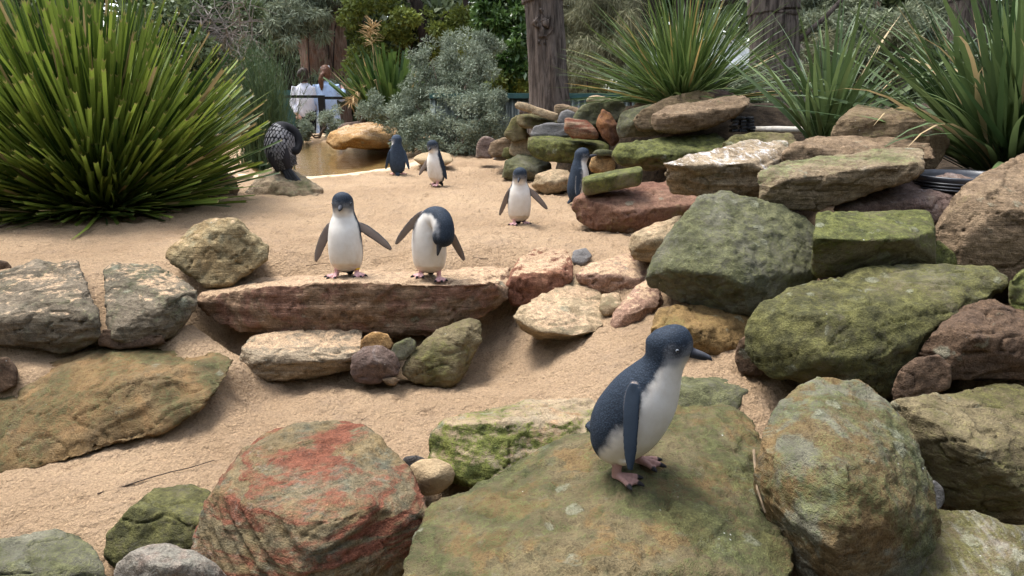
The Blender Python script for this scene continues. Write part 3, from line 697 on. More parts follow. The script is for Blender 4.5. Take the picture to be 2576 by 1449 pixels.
rock('rough red rock at the right end of the banded slab', 'red', 3.12, [(1272, 742), (1276, 692, .02), (1302, 652, .1), (1350, 627, .18), (1425, 622, .2), (1441, 660, .08), (1440, 702), (1400, 742), (1330, 769), (1284, 768), (1310, 690, -.05), (1420, 680, -.03), (1400, 735, -.03)], .25, 2, layers=(0.03, 0.009), bed=(-.3, .1, 1), group=G_LEDGE)
rock('small grey stone right behind the rough red rock', 'greystone', 3.4, [(1437, 655), (1442, 632, .02), (1475, 625, .05), (1490, 645, .02), (1475, 665), (1450, 672)], .12, 2, group=G_LEDGE)
rock('pinkish sand-dusted rock sloping below the small grey stone', 'pink', 3.10, [(1447, 692), (1482, 662, .1), (1590, 636, .2), (1642, 662, .12), (1645, 705), (1565, 742), (1500, 737), (1460, 714), (1530, 690, -.03)], .25, 3, group=G_LEDGE)
rock('flat tan stone half buried in the sandy slope', 'tan', 2.80, [(1290, 797), (1312, 770, .1), (1400, 727, .28), (1440, 697, .4), (1502, 722, .33), (1536, 770, .2), (1532, 802, .1), (1500, 832, 0), (1440, 843, -.03), (1342, 832, -.03), (1400, 790, .04)], .2, 3, group=G_LEDGE, shrink=.8, dip=30)
rock('pink angular rock beside the dark hollow', 'pink', 2.80, [(1535, 822), (1540, 790), (1600, 722, .12), (1636, 701, .15), (1668, 742, .08), (1664, 772, .03), (1620, 832), (1580, 839), (1540, 836), (1600, 780, -.05)], .2, 2, group=G_LEDGE)
rock('small tan stone wedged between the flat tan stone and the pink angular rock', 'tan', 2.88, [(1508, 775), (1515, 740, .05), (1555, 735, .08), (1565, 765), (1550, 792), (1520, 795)], .15, 3, group=G_LEDGE)
# far pile
rock('green rock with a tan top at the left foot of the far pile', 'greygreen', 6.15, [(1262, 448), (1275, 407), (1310, 388, .2), (1350, 391, .22), (1388, 415, .1), (1385, 455), (1300, 459), (1320, 425, -.15)], .5, 3, group=G_BACK)
rock('pale yellow-green stone on the sand left of the penguin looking up', 'tan', 5.45, [(1338, 470), (1350, 437), (1390, 426, .08), (1430, 427, .08), (1445, 450), (1432, 478), (1370, 489), (1390, 455, -.1)], .3, 3, group=G_BACK)
rock('wide moss-fronted rock resting on the far pile above the dark gap', 'mossy', 5.60, [(1327, 367), (1330, 345), (1400, 340, .2), (1500, 352, .2), (1532, 365, .1), (1528, 387), (1440, 411), (1370, 407), (1342, 392), (1420, 360, -.1)], .5, 3, group=G_BACK)
rock('orange-brown rounded rock behind the head of the penguin looking up', 'ochrebright', 5.15, [(1483, 420), (1488, 398), (1510, 390), (1535, 394), (1550, 415), (1545, 436), (1490, 436)], .3, 3, group=G_BACK)
rock('small lichened stone on top of the orange-brown rounded rock', 'greygreen', 5.1, [(1490, 386), (1500, 377), (1530, 376), (1548, 383), (1540, 392), (1500, 393)], .2, 3, group=G_BACK)
rock('thick mossy green rock above the small brick-shaped stone', 'mossy', 4.4, [(1540, 387), (1555, 360, .05), (1650, 346, .2), (1800, 335, .3), (1835, 350, .15), (1825, 378), (1750, 407), (1640, 432), (1570, 421), (1545, 402), (1650, 390, -.1)], .4, 4, layers=(0.04, 0.012), group=G_PILE)
rock('long pointed tan rock on top of the right pile', 'brown', 4.50, [(1638, 312), (1642, 288), (1690, 268, .06), (1780, 263, .1), (1862, 240, .14), (1888, 247, .12), (1890, 265), (1850, 297), (1780, 327), (1700, 337), (1650, 334), (1720, 290, -.08)], .35, 3, layers=(0.05, 0.012), group=G_PILE)
rock('brown layered rock just behind the long pointed tan one', 'brownmoss', 4.85, [(1593, 302), (1620, 275), (1690, 247, .1), (1760, 228, .12), (1800, 240, .1), (1790, 275), (1700, 327), (1610, 332)], .3, 2, layers=(0.035, 0.014), group=G_PILE)
rock('upright pale green rock left of the brown layered one', 'greygreen', 5.0, [(1553, 325), (1565, 287), (1592, 275), (1640, 260), (1665, 300), (1670, 340), (1560, 349), (1600, 310, -.08)], .3, 3, group=G_BACK)
rock('upright rusty red triangular rock on the far pile', 'rust', 5.25, [(1500, 315), (1515, 273), (1536, 290), (1557, 320), (1555, 355), (1540, 368), (1515, 346), (1522, 315, -.08)], .25, 2, group=G_BACK)
rock('red and cream striped rock on the far pile', 'stripe', 5.40, [(1420, 328), (1423, 297), (1475, 304, .08), (1500, 325), (1507, 352), (1440, 349), (1430, 310, -.06), (1480, 330, -.06)], .25, 1, group=G_BACK)
rock('big pale green slab near the top of the far pile', 'greygreen', 5.9, [(1440, 302), (1462, 265), (1500, 250), (1560, 250), (1585, 275), (1545, 315), (1450, 322)], .4, 2, layers=(0.05, 0.02), bed=(-.4, 0, 1), group=G_BACK)
rock('grey arched stone left of the striped rock', 'greystone', 5.75, [(1334, 342), (1345, 318), (1380, 309), (1425, 313), (1430, 345), (1400, 349)], .3, 3, group=G_BACK)
rock('flat olive-sided rock above the grey arched stone', 'olive', 6.0, [(1300, 310), (1303, 288, .05), (1340, 286, .15), (1400, 296, .1), (1402, 312), (1350, 325), (1310, 322)], .35, 2, group=G_BACK)
rock('log-shaped pale stone lying at the top left of the far pile', 'tan', 5.9, [(1296, 264), (1304, 256), (1318, 258), (1402, 286), (1406, 300), (1392, 304), (1300, 274)], .14, 2, chips=.3, group=G_BACK)
rock('leaning olive stone at the left of the far pile', 'olive', 6.3, [(1268, 340), (1290, 300), (1306, 290), (1325, 320), (1325, 350), (1295, 358)], .3, 2, group=G_BACK)
rock('dark hollow-shaded stone under the log-shaped pale stone', 'purple', 6.2, [(1306, 285), (1312, 270), (1340, 272), (1375, 292), (1330, 298)], .2, 2, group=G_BACK)
rock('brown angular rock low on the left of the far pile', 'brown', 6.6, [(1228, 380), (1236, 358), (1275, 345), (1300, 360), (1295, 388), (1240, 396)], .3, 2, group=G_BACK)
rock('grey-brown rock at the fence end of the far pile', 'purple', 7.1, [(1196, 398), (1200, 362), (1220, 342), (1245, 352), (1240, 400)], .3, 3, group=G_BACK)
rock('tan rock between the brown angular rock and the wide moss-fronted one', 'tan', 6.35, [(1282, 388), (1290, 345), (1325, 335), (1345, 352), (1345, 392), (1300, 395)], .35, 2, group=G_BACK)
rock('small green stone in front of the brown angular rock', 'green', 6.5, [(1262, 395), (1270, 372), (1292, 370), (1302, 395), (1280, 402)], .2, 2, group=G_BACK)
rock('small round grey stone on the sand by the far pile', 'greystone', 6.9, [(1240, 402), (1250, 388), (1265, 386), (1276, 398), (1265, 405)], .15, 5, amp=.3, group=G_BACK)
rock('reddish rock at the foot of the dark tree trunk', 'brown', 6.3, [(1394, 280), (1398, 262), (1425, 262), (1462, 275), (1455, 292), (1405, 296)], .3, 2, group=G_BACK)
rock('small blue-grey stone below the reddish rock', 'greystone', 6.05, [(1403, 312), (1412, 282), (1430, 276), (1450, 285), (1440, 315)], .2, 3, group=G_BACK)
rock('pale stone under the middle grass clump', 'tan', 6.2, [(1475, 262), (1480, 245), (1500, 240), (1535, 248), (1540, 262)], .2, 3, group=G_BACK)
rock('tan rock at the foot of the middle grass clump', 'brown', 5.6, [(1590, 280), (1605, 258), (1650, 246), (1672, 262), (1660, 285)], .25, 3, group=G_BACK)
rock('brown rock behind the top of the long pointed tan rock', 'purple', 5.1, [(1735, 262), (1760, 230), (1810, 224), (1850, 236), (1850, 262)], .3, 2, group=G_BACK)
rock('orange broken stone behind the white log', 'rust', 5.4, [(2015, 330), (2030, 300), (2075, 282), (2130, 288), (2140, 320), (2100, 336)], .3, 2, group=G_BACK)
rock('brown fallen stone left of the orange broken one', 'brown', 5.8, [(1960, 320), (1975, 298), (2030, 286), (2060, 296), (2040, 325)], .3, 2, group=G_BACK)
# by the pond and the left clump
rock('bright ochre boulder overhanging the back of the pond', 'ochrebright', 9.0, [(822, 358), (830, 335, .1), (880, 314, .3), (930, 308, .4), (990, 318, .4), (1010, 345), (1000, 372), (960, 372), (900, 372), (850, 375), (900, 345, -.2)], .8, 2, layers=(0.12, 0.05), bed=(.1, -.4, 1))
rock('grey-brown stone behind the left end of the ochre boulder', 'purple', 9.9, [(830, 345), (862, 312), (900, 306), (930, 330), (900, 350)], .4, 2)
rock('smooth pale sandstone lip at the right end of the pond', 'pebble', 6.9, [(1040, 398), (1060, 386, .1), (1100, 380, .3), (1130, 388, .2), (1137, 404), (1115, 418), (1060, 415)], .4, 7, amp=.4, chips=0, cuts=0)
STUMP = rock('mossy stump-like rock that the cormorant perches on', 'stump', 5.45, [(618, 492), (628, 470), (655, 440, .05), (690, 420, .08), (735, 424, .08), (755, 446), (800, 468), (814, 482), (800, 498, -.05), (740, 512, -.1), (680, 512, -.1), (630, 505, -.05), (700, 465, -.1)], .35, 4, amp=1.8, stand=True)
rock('dark weathered log end beside the big cut grass clump', 'brown', 5.35, [(490, 500), (500, 455), (560, 432), (592, 445), (602, 480), (595, 500), (540, 510)], .3, 3, layers=(0.03, 0.015))
rock('broken grey wood-like stone at the left edge of the sand', 'dark', 3.25, [(-60, 680), (-10, 655), (15, 658), (28, 672), (22, 684), (-20, 692)], .1, 2)

# ------------------------------------------------------------------ penguins, cormorant
def sand_hit(px, py):
    r = ray(px, py)
    t = np.linspace(0.8, 16, 3000)
    x, y, z = r.x * t, r.y * t, CAM_Z + r.z * t
    h = sand_z(x, y, False)
    k = int(np.argmax(z <= h))
    return Vector((x[k], y[k], h[k]))
def stand_hit(px, py):
    """the point of sand or standable rock seen there"""
    best = sand_hit(px, py)
    o = Vector((0, 0, CAM_Z)); r = ray(px, py)
    for ob, bv in GROUNDS:
        h = bv.ray_cast(o, r)
        if h[0] is not None and (h[0] - o).length < (best - o).length: best = h[0]
    return best
def ground_under(p):
    z = float(sand_z(np.array([p.x]), np.array([p.y]), False)[0])
    for ob, bv in GROUNDS:
        h = bv.ray_cast(Vector((p.x, p.y, 1.2)), Vector((0, 0, -1)))
        if h[0] is not None: z = max(z, h[0].z)
    return z
def catmull(keys, n):
    """keys KxC rows -> n rows, smooth through the keys"""
    k = np.asarray(keys, float)
    K = len(k)
    t = np.linspace(0, K - 1, n)
    i = np.clip(np.floor(t).astype(int), 0, K - 2)
    f = (t - i)[:, None]
    p0, p1, p2, p3 = k[np.maximum(i - 1, 0)], k[i], k[i + 1], k[np.minimum(i + 2, K - 1)]
    return 0.5 * ((2 * p1) + (-p0 + p2) * f + (2 * p0 - 5 * p1 + 4 * p2 - p3) * f ** 2 + (-p0 + 3 * p1 - 3 * p2 + p3) * f ** 3)
class Loft:
    """tube with elliptical sections: keys rows x, y, z, side radius, front radius, landmark; front = first front direction"""
    def __init__(self, keys, front=(0, -1, 0), n=60, m=40, yaw=None):
        k = catmull(keys, n)
        self.c = [Vector(r[:3]) for r in k]
        self.rs, self.rf, self.L = np.maximum(k[:, 3], 0.0006), np.maximum(k[:, 4], 0.0006), k[:, 5]
        f = Vector(front)
        self.front, self.side, self.tan = [], [], []
        for i in range(n):
            t = (self.c[min(i + 1, n - 1)] - self.c[max(i - 1, 0)]).normalized()
            f = (f - t * f.dot(t)).normalized()
            ff = f
            if yaw is not None: ff = Quaternion(t, yaw(self.L[i])) @ f
            self.front.append(ff); self.tan.append(t); self.side.append(t.cross(ff) * -1)
        u = np.linspace(0, 2 * math.pi, m, endpoint=False)
        C = np.array([tuple(c) for c in self.c]); F = np.array([tuple(c) for c in self.front]); S = np.array([tuple(c) for c in self.side])
        self.v = (C[:, None] + F[:, None] * (np.cos(u)[None, :, None] * self.rf[:, None, None]) + S[:, None] * (np.sin(u)[None, :, None] * self.rs[:, None, None])).reshape(-1, 3)
        self.uL = np.repeat(self.L, m); self.u = np.tile(np.where(u > math.pi, u - 2 * math.pi, u), n)
        i = np.arange(n * m).reshape(n, m)
        a, b = i[:-1], i[1:]
        self.f = [tuple(q) for q in np.stack([a, np.roll(a, -1, 1), np.roll(b, -1, 1), b], -1).reshape(-1, 4)]
        self.f.append(tuple(reversed(range(m)))); self.f.append(tuple(range((n - 1) * m, n * m)))
    def frame(self, L):
        i = int(np.argmin(np.abs(self.L - L)))
        return self.c[i], self.front[i], self.side[i], self.tan[i], self.rs[i], self.rf[i]
def union(comps, voxel, smooth_it, name):
    """comps: (verts, faces, colours) -> one remeshed skin with a colour attribute"""
    V, Fc, C = [], [], []
    n = 0
    for v, f, c in comps:
        V.append(v); C.append(c); Fc += [tuple(int(i) + n for i in q) for q in f]; n += len(v)
    C = [c if c.shape[1] == 4 else np.concatenate([c, np.ones((len(c), 1))], 1) for c in C]
    V, C = np.concatenate(V), np.concatenate(C)
    me = bpy.data.meshes.new(name)
    me.from_pydata([tuple(p) for p in V], [], Fc)
    bm = bmesh.new(); bm.from_mesh(me)
    bmesh.ops.recalc_face_normals(bm, faces=bm.faces)
    bm.to_mesh(me); bm.free()
    me = remeshed(me, voxel, smooth_it)
    kd = KDTree(len(V))
    for i, p in enumerate(V): kd.insert(p, i)
    kd.balance()
    co = get_co(me)
    cols = np.empty((len(co), C.shape[1]))
    for i, p in enumerate(co):
        w, acc = 0.0, 0
        for (_, j, d) in kd.find_n(p, 3):
            q = 1.0 / (d + 1e-4); w += q; acc = acc + C[j] * q
        cols[i] = acc / w
    vcol(me, 'coat', cols)
    return me
def coat_material(name, scale=150.0, flecks=1.0, rough=0.7, stretch=0.6, bump=0.5):
    t = NT(name)
    tc = t.node('ShaderNodeTexCoord').outputs['Object']
    vc = t.node('ShaderNodeVertexColor', layer_name='coat')
    col = vc.outputs[0]
    v = t.scale(tc, (1, 1, stretch))
    dv = t.noise(v, 60.0, 2.0, 0.5, out=1)
    v2 = t.node('ShaderNodeVectorMath', {0: v, 1: t.node('ShaderNodeVectorMath', {0: dv, 3: 0.012}, operation='SCALE').outputs[0]}, operation='ADD').outputs[0]
    vo = t.node('ShaderNodeTexVoronoi', {'Vector': v2, 'Scale': scale}).outputs['Distance']
    lum = t.node('ShaderNodeRGBToBW', {0: col}).outputs[0]
    dark = t.math('MULTIPLY', t.ramp(lum, 0.22, 0.08), vc.outputs[1])
    fl = t.ramp(vo, 0.18, 0.62)
    c = t.mix(t.math('MULTIPLY', t.math('MULTIPLY', fl, dark), 0.8 * flecks), col, t.mix(1.0, col, (0.42, 0.42, 0.44), 'MULTIPLY'))
    c = t.mix(t.math('MULTIPLY', t.math('MULTIPLY', t.ramp(vo, 0.22, 0.05), dark), 0.55 * flecks), c, t.mix(1.0, col, (1.9, 1.8, 1.75), 'MULTIPLY'))
    stain = t.noise(t.scale(tc, (1, 1, .5)), 16.0, 6.0, 0.7)
    c = t.mix(t.math('MULTIPLY', t.ramp(stain, .5, .75), t.math('MULTIPLY', t.math('SUBTRACT', 1.0, dark), .45)), c, t.mix(1.0, c, (0.80, 0.68, 0.54), 'MULTIPLY'))
    n = t.noise(tc, 26.0, 5.0, 0.65)
    c = t.mix(0.40, c, t.mix(t.ramp(n, 0.3, 0.7), (0.38, 0.38, 0.38), (0.6, 0.6, 0.6)), 'OVERLAY')
    fine = t.noise(t.scale(tc, (1, 1, 0.3)), 330.0, 3.0, 0.6)
    h = t.math('ADD', t.math('MULTIPLY', t.math('MULTIPLY', vo, -0.9), t.math('ADD', t.math('MULTIPLY', dark, .8), .2)), t.math('MULTIPLY', fine, 0.35))
    t.set(color=c, rough=rough, spec=0.15, normal=t.bump(h, bump, 0.006))
    return t.m
M_COAT = coat_material('penguin_plumage', 240.0, stretch=1.3, bump=0.2)
M_BEAK = plain('penguin_beak', (0.030, 0.032, 0.040), 0.75, 0.4, 60.0, 0.0, 0.4)
M_EYE = plain('penguin_eye', (0.20, 0.22, 0.24), 0.12, 0.1, 300.0, 0.0, 0.6)
M_PUPIL = plain('pupil', (0.006, 0.006, 0.008), 0.1, 0.0, 5.0, 0.0, 0.6)
M_YELLOW = plain('yellow_band', (0.75, 0.50, 0.03), 0.4, 0.1)
DARK = np.array((0.026, 0.038, 0.056)); WHITE = np.array((0.66, 0.625, 0.57)); CHEEK = np.array((0.20, 0.205, 0.215)); PINK = np.array((0.62, 0.36, 0.34)); UNDER = np.array((0.26, 0.205, 0.17)); CLAW = np.array((0.03, 0.027, 0.028))

STAND = [  # f (forward), z, side radius, front radius, landmark
 (.018, .022, .016, .014, 0.0), (.012, .032, .044, .036, .05), (.006, .050, .0585, .052, .12), (.004, .085, .0650, .061, .25), (.006, .130, .0655, .062, .40),
 (.006, .170, .0625, .058, .52), (.002, .205, .0570, .050, .63), (.000, .232, .0475, .043, .71), (.002, .252, .0410, .040, .77), (.005, .272, .0405, .042, .83),
 (.008, .292, .0405, .044, .89), (.008, .310, .0360, .039, .94), (.006, .324, .0235, .026, .98), (.005, .331, .0060, .006, 1.0)]
def ellips_fan(pts, r0, r1, n=7, m=10, flat=0.7):
    keys = [(*p, r0 + (r1 - r0) * i / (len(pts) - 1), (r0 + (r1 - r0) * i / (len(pts) - 1)) * flat, i) for i, p in enumerate(pts)]
    return Loft(keys, (0, 0, 1), n, m)
def penguin(label, px, py, rz, H=0.33, spine=None, flip=None, legs=((-.034, .010), (.034, .010)), head_yaw=0.0, beak_up=-0.08, voxel=0.003, tilt=0.0, feet_yaw=(-.35, .35), preen=False, band=False, foot_col=None, dark=1.0, tail=True, fl_back=0.006, beak_at=None, fl_L=0.62, bl=0.86, fl_w=1.0, fl_in=0.92, wide=0.0, fl_edge=True):
    """origin on the ground between the feet, looking towards -Y before turning by rz"""
    S = H / 0.331
    at0 = stand_hit(px, py)
    root = empty('penguin', at0, rz)
    tag(root, label, 'penguin', 'little blue penguins')
    spine = spine or STAND
    keys = []
    for q in spine:
        if len(q) == 5: f, z, a, b, L = q; x = 0.0
        else: x, f, z, a, b, L = q
        f += math.tan(tilt) * max(0, z - 0.03)
        keys.append((x, -f, z, a, b, L))
    yaw = (lambda L: head_yaw * float(sstep(0.70, 0.80, np.array(L)))) if head_yaw else None
    body = Loft(keys, (0, -1, 0), 96, 64, yaw)
    L, u = body.uL, np.abs(body.u)
    nz = fbm(body.v * 60.0 + hash1(px) * 50, 3)
    thr = np.interp(L, [0, .1, .25, .45, .58, .66, .72, .76, .80, .835, .855, .87], [1.45, 1.62, 1.58, 1.42, 1.28, 1.24, 1.24, 1.28, 1.26, 1.05, 0.5, -.4]) + wide * sstep(.4, .6, L) * sstep(.9, .84, L)
    w = sstep(0.17, -0.17, u - thr + 0.13 * nz)
    ck = sstep(0.74, .79, L) * sstep(0.93, 0.875, L + 0.02 * nz) * sstep(1.75, 1.35, u + 0.15 * nz)
    col = DARK[None] * dark * (1 - ck[:, None] * .75) + CHEEK[None] * (ck[:, None] * .75)
    chin = sstep(.79, .845, L)[:, None]
    gk = (sstep(.45, 1.0, u) * sstep(.765, .81, L))[:, None] * .8
    wc = WHITE[None] * (1 - 0.42 * chin)
    wc = wc * (1 - gk) + CHEEK[None] * 1.15 * gk
    warm = sstep(0.45, 0.1, L)[:, None]
    wc = wc * (1 - warm * np.array((0.02, 0.06, 0.12))[None])
    col = col * (1 - w[:, None]) + wc * w[:, None]
    eyeband = np.exp(-((u - 1.08) / .22) ** 2 - ((L - .885) / .022) ** 2)[:, None]
    col = col * (1 - .8 * eyeband) + np.array((0.012, 0.016, 0.025)) * .8 * eyeband
    comps = [(body.v * S, body.f, col)]
    # tail
    if tail:
        c, fr, sd, tn, a, b = body.frame(0.08)
        tip = c - fr * (b + .020) - Vector((0, 0, .024))
        tl = Loft([(*(c - fr * b * .6), .026, .016, 0), (*(c - fr * (b + .008) - Vector((0, 0, .010))), .020, .008, .5), (*tip, .008, .003, 1)], (0, 0, 1), 10, 12)
        comps.append((tl.v * S, tl.f, np.tile(DARK * dark * 0.8, (len(tl.v), 1))))
    # flippers: (side, outward angle, swing forward, bend, seen broad from the front?, droop)
    for sgn, out, swing, bend, twist in (flip or ((-1, .55, 0, .2, 0), (1, .55, 0, .2, 0))):
        c, fr, sd, tn, a, b = body.frame(fl_L)
        sd = -sd if (sd.x < 0) else sd
        base = c + sd * sgn * (a * fl_in) - fr * fl_back
        d0 = (sd * sgn * math.sin(out) + Vector((0, 0, -1)) * math.cos(out))
        d0 = (d0 * math.cos(swing) + fr * math.sin(swing)).normalized()
        d1 = (sd * sgn * math.sin(out - bend) + Vector((0, 0, -1)) * math.cos(out - bend))
        d1 = (d1 * math.cos(swing) + fr * math.sin(swing)).normalized()
        wide = d0.cross(fr).normalized()
        wide = (Quaternion(d0, twist * sgn) @ wide)
        pts, p = [], base.copy() - d0 * 0.012
        rad = [q * fl_w for q in (.007, .0150, .0185, .0182, .0165, .0130, .0055)]
        ln = [.016, .029, .033, .034, .031, .026, .013]
        kk = []
        for i in range(7):
            dd = d0.lerp(d1, i / 6).normalized()
            kk.append((*p, rad[i], .0042 if i else .006, i / 6))
            p = p + dd * ln[i]
        fl = Loft(kk, tuple(wide.cross(d0)), 30, 24)
        inner = np.sign(np.cos(fl.u))
        # the face towards the body is pale brown, the outer face blue with a white trailing edge
        out_dir = np.array(sd * sgn)
        nrm = np.array([tuple(q) for q in fl.front])
        facing = np.repeat((nrm * (out_dir * .8 + np.array(-fr) * .6)[None]).sum(1), 24) * np.cos(fl.u)
        cc = np.where((facing > -.3)[:, None], (DARK * dark)[None], UNDER[None] * (1.15 - .35 * fl.uL[:, None]))
        back = np.array(-fr)
        sdv = np.array([tuple(q) for q in fl.side])
        edge = np.repeat((sdv * back[None]).sum(1), 24) * np.sin(fl.u)
        if fl_edge: cc = np.where(((edge > .965) & (fl.uL < .9) & (fl.uL > .32))[:, None], WHITE[None] * .85, cc)
        comps.append((fl.v * S, fl.f, np.concatenate([cc * .8, np.zeros((len(cc), 1))], 1)))
    # legs and webbed feet
    fc = PINK if foot_col is None else np.array(foot_col)
    ankles = []
    for (lx, lf), fy in zip(legs, feet_yaw):
        gp = root.matrix_basis @ Vector((lx * S, -lf * S, 0))
        gp = Matrix.Translation(at0) @ Matrix.Rotation(rz, 4, 'Z') @ Vector((lx * S, -lf * S, 0))
        dz = max(-0.03, min(0.03, (ground_under(gp) - at0.z))) / S
        top = Vector((lx * .9, -lf * .55 + .0, .052)); ank = Vector((lx, -lf + .004, .016 + dz)); mid = Vector((lx, -lf * .9 + .004, .034))
        lg = Loft([(*top, .023, .025, 0), (*(top * .55 + mid * .45), .0185, .019, .3), (*mid, .0105, .0115, .6), (*ank, .0090, .0100, .9), (*(ank - Vector((0, 0, .010))), .0085, .0100, 1.0)], (0, -1, 0), 22, 20)
        lc = np.where((lg.uL < .50)[:, None], WHITE[None] * np.array((1, .96, .92)), fc[None])
        comps.append((lg.v * S, lg.f, lc))
        for k, (ta, tl_) in enumerate(((-.58, .046), (0, .052), (.58, .046))):
            a_ = fy + ta
            dirv = Vector((math.sin(a_), -math.cos(a_), 0))
            b0 = Vector((lx, -lf, 0.0105 + dz))
            pts = [b0, b0 + dirv * tl_ * .5 + Vector((0, 0, .001)), b0 + dirv * tl_ * .88 + Vector((0, 0, -.002)), b0 + dirv * (tl_ + .007) + Vector((0, 0, -.005))]
            te = Loft([(*pts[0], .0080, .0080, 0), (*pts[1], .0062, .0058, .45), (*pts[2], .0056, .0052, .85), (*pts[3], .0020, .0020, 1.0)], (0, 0, 1), 16, 12)
            tcx = np.where((te.uL > .84)[:, None], CLAW[None], fc[None] * (0.95 + 0.1 * np.cos(te.uL * 30))[:, None])
            comps.append((te.v * S, te.f, tcx))
        wb = []
        for a_ in np.linspace(fy - .58, fy + .58, 9):
            r_ = .038
            wb.append(Vector((lx + math.sin(a_) * r_, -lf - math.cos(a_) * r_, 0)))
        ctr = Vector((lx, -lf, 0))
        vs = [ctr + Vector((0, 0, .010 + dz))] + [q + Vector((0, 0, .0085 + dz)) for q in wb] + [ctr + Vector((0, 0, .002 + dz))] + [q + Vector((0, 0, .0030 + dz)) for q in wb]
        fs = [(0, i, i + 1) for i in range(1, 9)] + [(10, 10 + i + 1, 10 + i) for i in range(1, 9)] + [(i, 10 + i, 10 + i + 1, i + 1) for i in range(1, 9)] + [(0, 10, 11, 1), (0, 9, 19, 10)]
        comps.append((np.array([tuple(q * S) for q in vs]), fs, np.tile(fc * .85, (20, 1))))
        ankles.append(Vector((lx, -lf * .9 + .004, .030 + dz)))
    me = union(comps, voxel * S, 2, 'body')
    link('body', me, root, M_COAT)
    # beak
    c, fr, sd, tn, a, b = body.frame(0.865)
    bd = (fr + tn * beak_up).normalized()
    q0 = c + fr * b * 0.80 + tn * .002
    if beak_at: q0, bd = Vector(beak_at[0]), Vector(beak_at[1]).normalized(); tn = Vector((0, -1, 0)); tn = (tn - bd * tn.dot(bd)).normalized()
    bk = [(*(q0 - bd * .008), .0125, .0120, -.2), (*q0, .0112, .0108, 0), (*(q0 + bd *.012*bl), .0090, .0088, .3), (*(q0 + bd *.026*bl), .0066, .0068, .65), (*(q0 + bd *.038*bl - tn * .0015), .0042, .0046, .9), (*(q0 + bd *.044*bl - tn * .005), .0012, .0012, 1)]
    lo = Loft(bk, tuple(tn), 24, 16)
    lw = [(*(q0 - tn * .006), .0082, .0050, 0), (*(q0 + bd *.014*bl - tn * .0065), .0066, .0042, .4), (*(q0 + bd *.030*bl - tn * .0062), .0038, .0030, .9), (*(q0 + bd *.036*bl - tn * .006), .001, .001, 1)]
    l2 = Loft(lw, tuple(tn), 16, 12)
    mbk = MB().add(lo.v * S, lo.f).add(l2.v * S, l2.f)
    mbk.build('beak', M_BEAK, root, True)
    if not preen:
        c, fr, sd, tn, a, b = body.frame(0.888)
        for sg in (-1, 1):
            ang = 1.08
            dirv = (fr * math.cos(ang) * b + sd * sg * math.sin(ang) * a)
            p = (c + dirv * 0.955) * S
            bm = bmesh.new()
            bmesh.ops.create_uvsphere(bm, u_segments=14, v_segments=10, radius=.0040 * S)
            m2 = bpy.data.meshes.new('eye'); bm.to_mesh(m2); bm.free()
            m2.polygons.foreach_set('use_smooth', np.ones(len(m2.polygons), dtype=bool))
            e = link('eye', m2, root, M_EYE); e.location = p
            bm = bmesh.new()
            bmesh.ops.create_uvsphere(bm, u_segments=12, v_segments=8, radius=.0026 * S)
            m3 = bpy.data.meshes.new('pupil'); bm.to_mesh(m3); bm.free()
            m3.polygons.foreach_set('use_smooth', np.ones(len(m3.polygons), dtype=bool))
            pu = link('pupil', m3, e, M_PUPIL); pu.location = dirv.normalized() * .0019 * S
    if band:
        c = ankles[1] * S
        MB().tube([c + Vector((0, 0, -.003)), c + Vector((0, 0, .004))], .0125 * S, 16).build('leg_band', M_YELLOW, root, True)
    return root

SP1 = [(-.066, .040, .018, .016, 0.0), (-.054, .050, .050, .042, .05), (-.036, .070, .065, .060, .12), (-.014, .106, .073, .073, .25), (.010, .148, .073, .073, .40),
 (.030, .186, .068, .066, .52), (.046, .219, .056, .053, .63), (.056, .242, .0455, .043, .71), (.062, .260, .0405, .040, .77), (.066, .278, .0395, .0435, .83),
 (.069, .296, .0390, .046, .89), (.068, .312, .0350, .041, .94), (.065, .325, .0235, .028, .98), (.063, .331, .0060, .007, 1.0)]
penguin('nearest penguin, standing alone on the huge green rock and looking right', 1583, 1188, math.radians(63), 0.352, SP1,
        flip=((-1, .40, .10, .32, 1.35), (1, .40, .10, .32, -1.35)), fl_back=.022, fl_L=.57, fl_w=.88, fl_in=.98, wide=.24, fl_edge=False, bl=1.12, legs=((-.036, -.012), (.036, .010)), feet_yaw=(-.1, .1), voxel=.0023, beak_up=.0, head_yaw=0.10, foot_col=(0.34, 0.20, 0.17))
penguin('penguin with a yellow leg band at the ledge, facing the camera with flippers spread', 874, 694, 0.0, 0.342, None,
        flip=((-1, .60, .05, .35, .1), (1, 1.08, .05, .35, -.1)), voxel=.0027, band=True, legs=((-.038, .014), (.040, .014)), feet_yaw=(-.55, .55), beak_up=-.05)
SP3 = [(0, .012, .024, .016, .014, 0.0), (0, .008, .034, .046, .038, .05), (0, .004, .052, .0600, .054, .12), (0, .004, .088, .0670, .063, .25), (0, .006, .135, .0690, .066, .40),
 (.004, .008, .178, .0690, .064, .50), (.012, .014, .216, .0640, .058, .58), (.028, .030, .243, .0540, .050, .64), (.047, .054, .249, .0450, .045, .70), (.060, .078, .232, .0420, .042, .77),
 (.064, .090, .208, .0410, .042, .83), (.062, .097, .186, .0400, .043, .89), (.059, .101, .168, .0350, .037, .94), (.057, .104, .155, .0230, .025, .98), (.056, .105, .149, .006, .006, 1.0)]
penguin('preening penguin at the ledge with its head bent down onto its belly', 1082, 699, math.radians(2), 0.335, SP3,
        flip=((-1, .70, .05, .2, .1), (1, .80, .0, .25, -.1)), voxel=.0027, preen=True, beak_at=((.047, -.112, .152), (-.22, -.02, -1)), legs=((-.034, .014), (.036, .014)), feet_yaw=(-.3, .3))
SP4 = [(f + .35 * max(0, z - .1) * 0.4, z, a, b, L) for f, z, a, b, L in STAND]
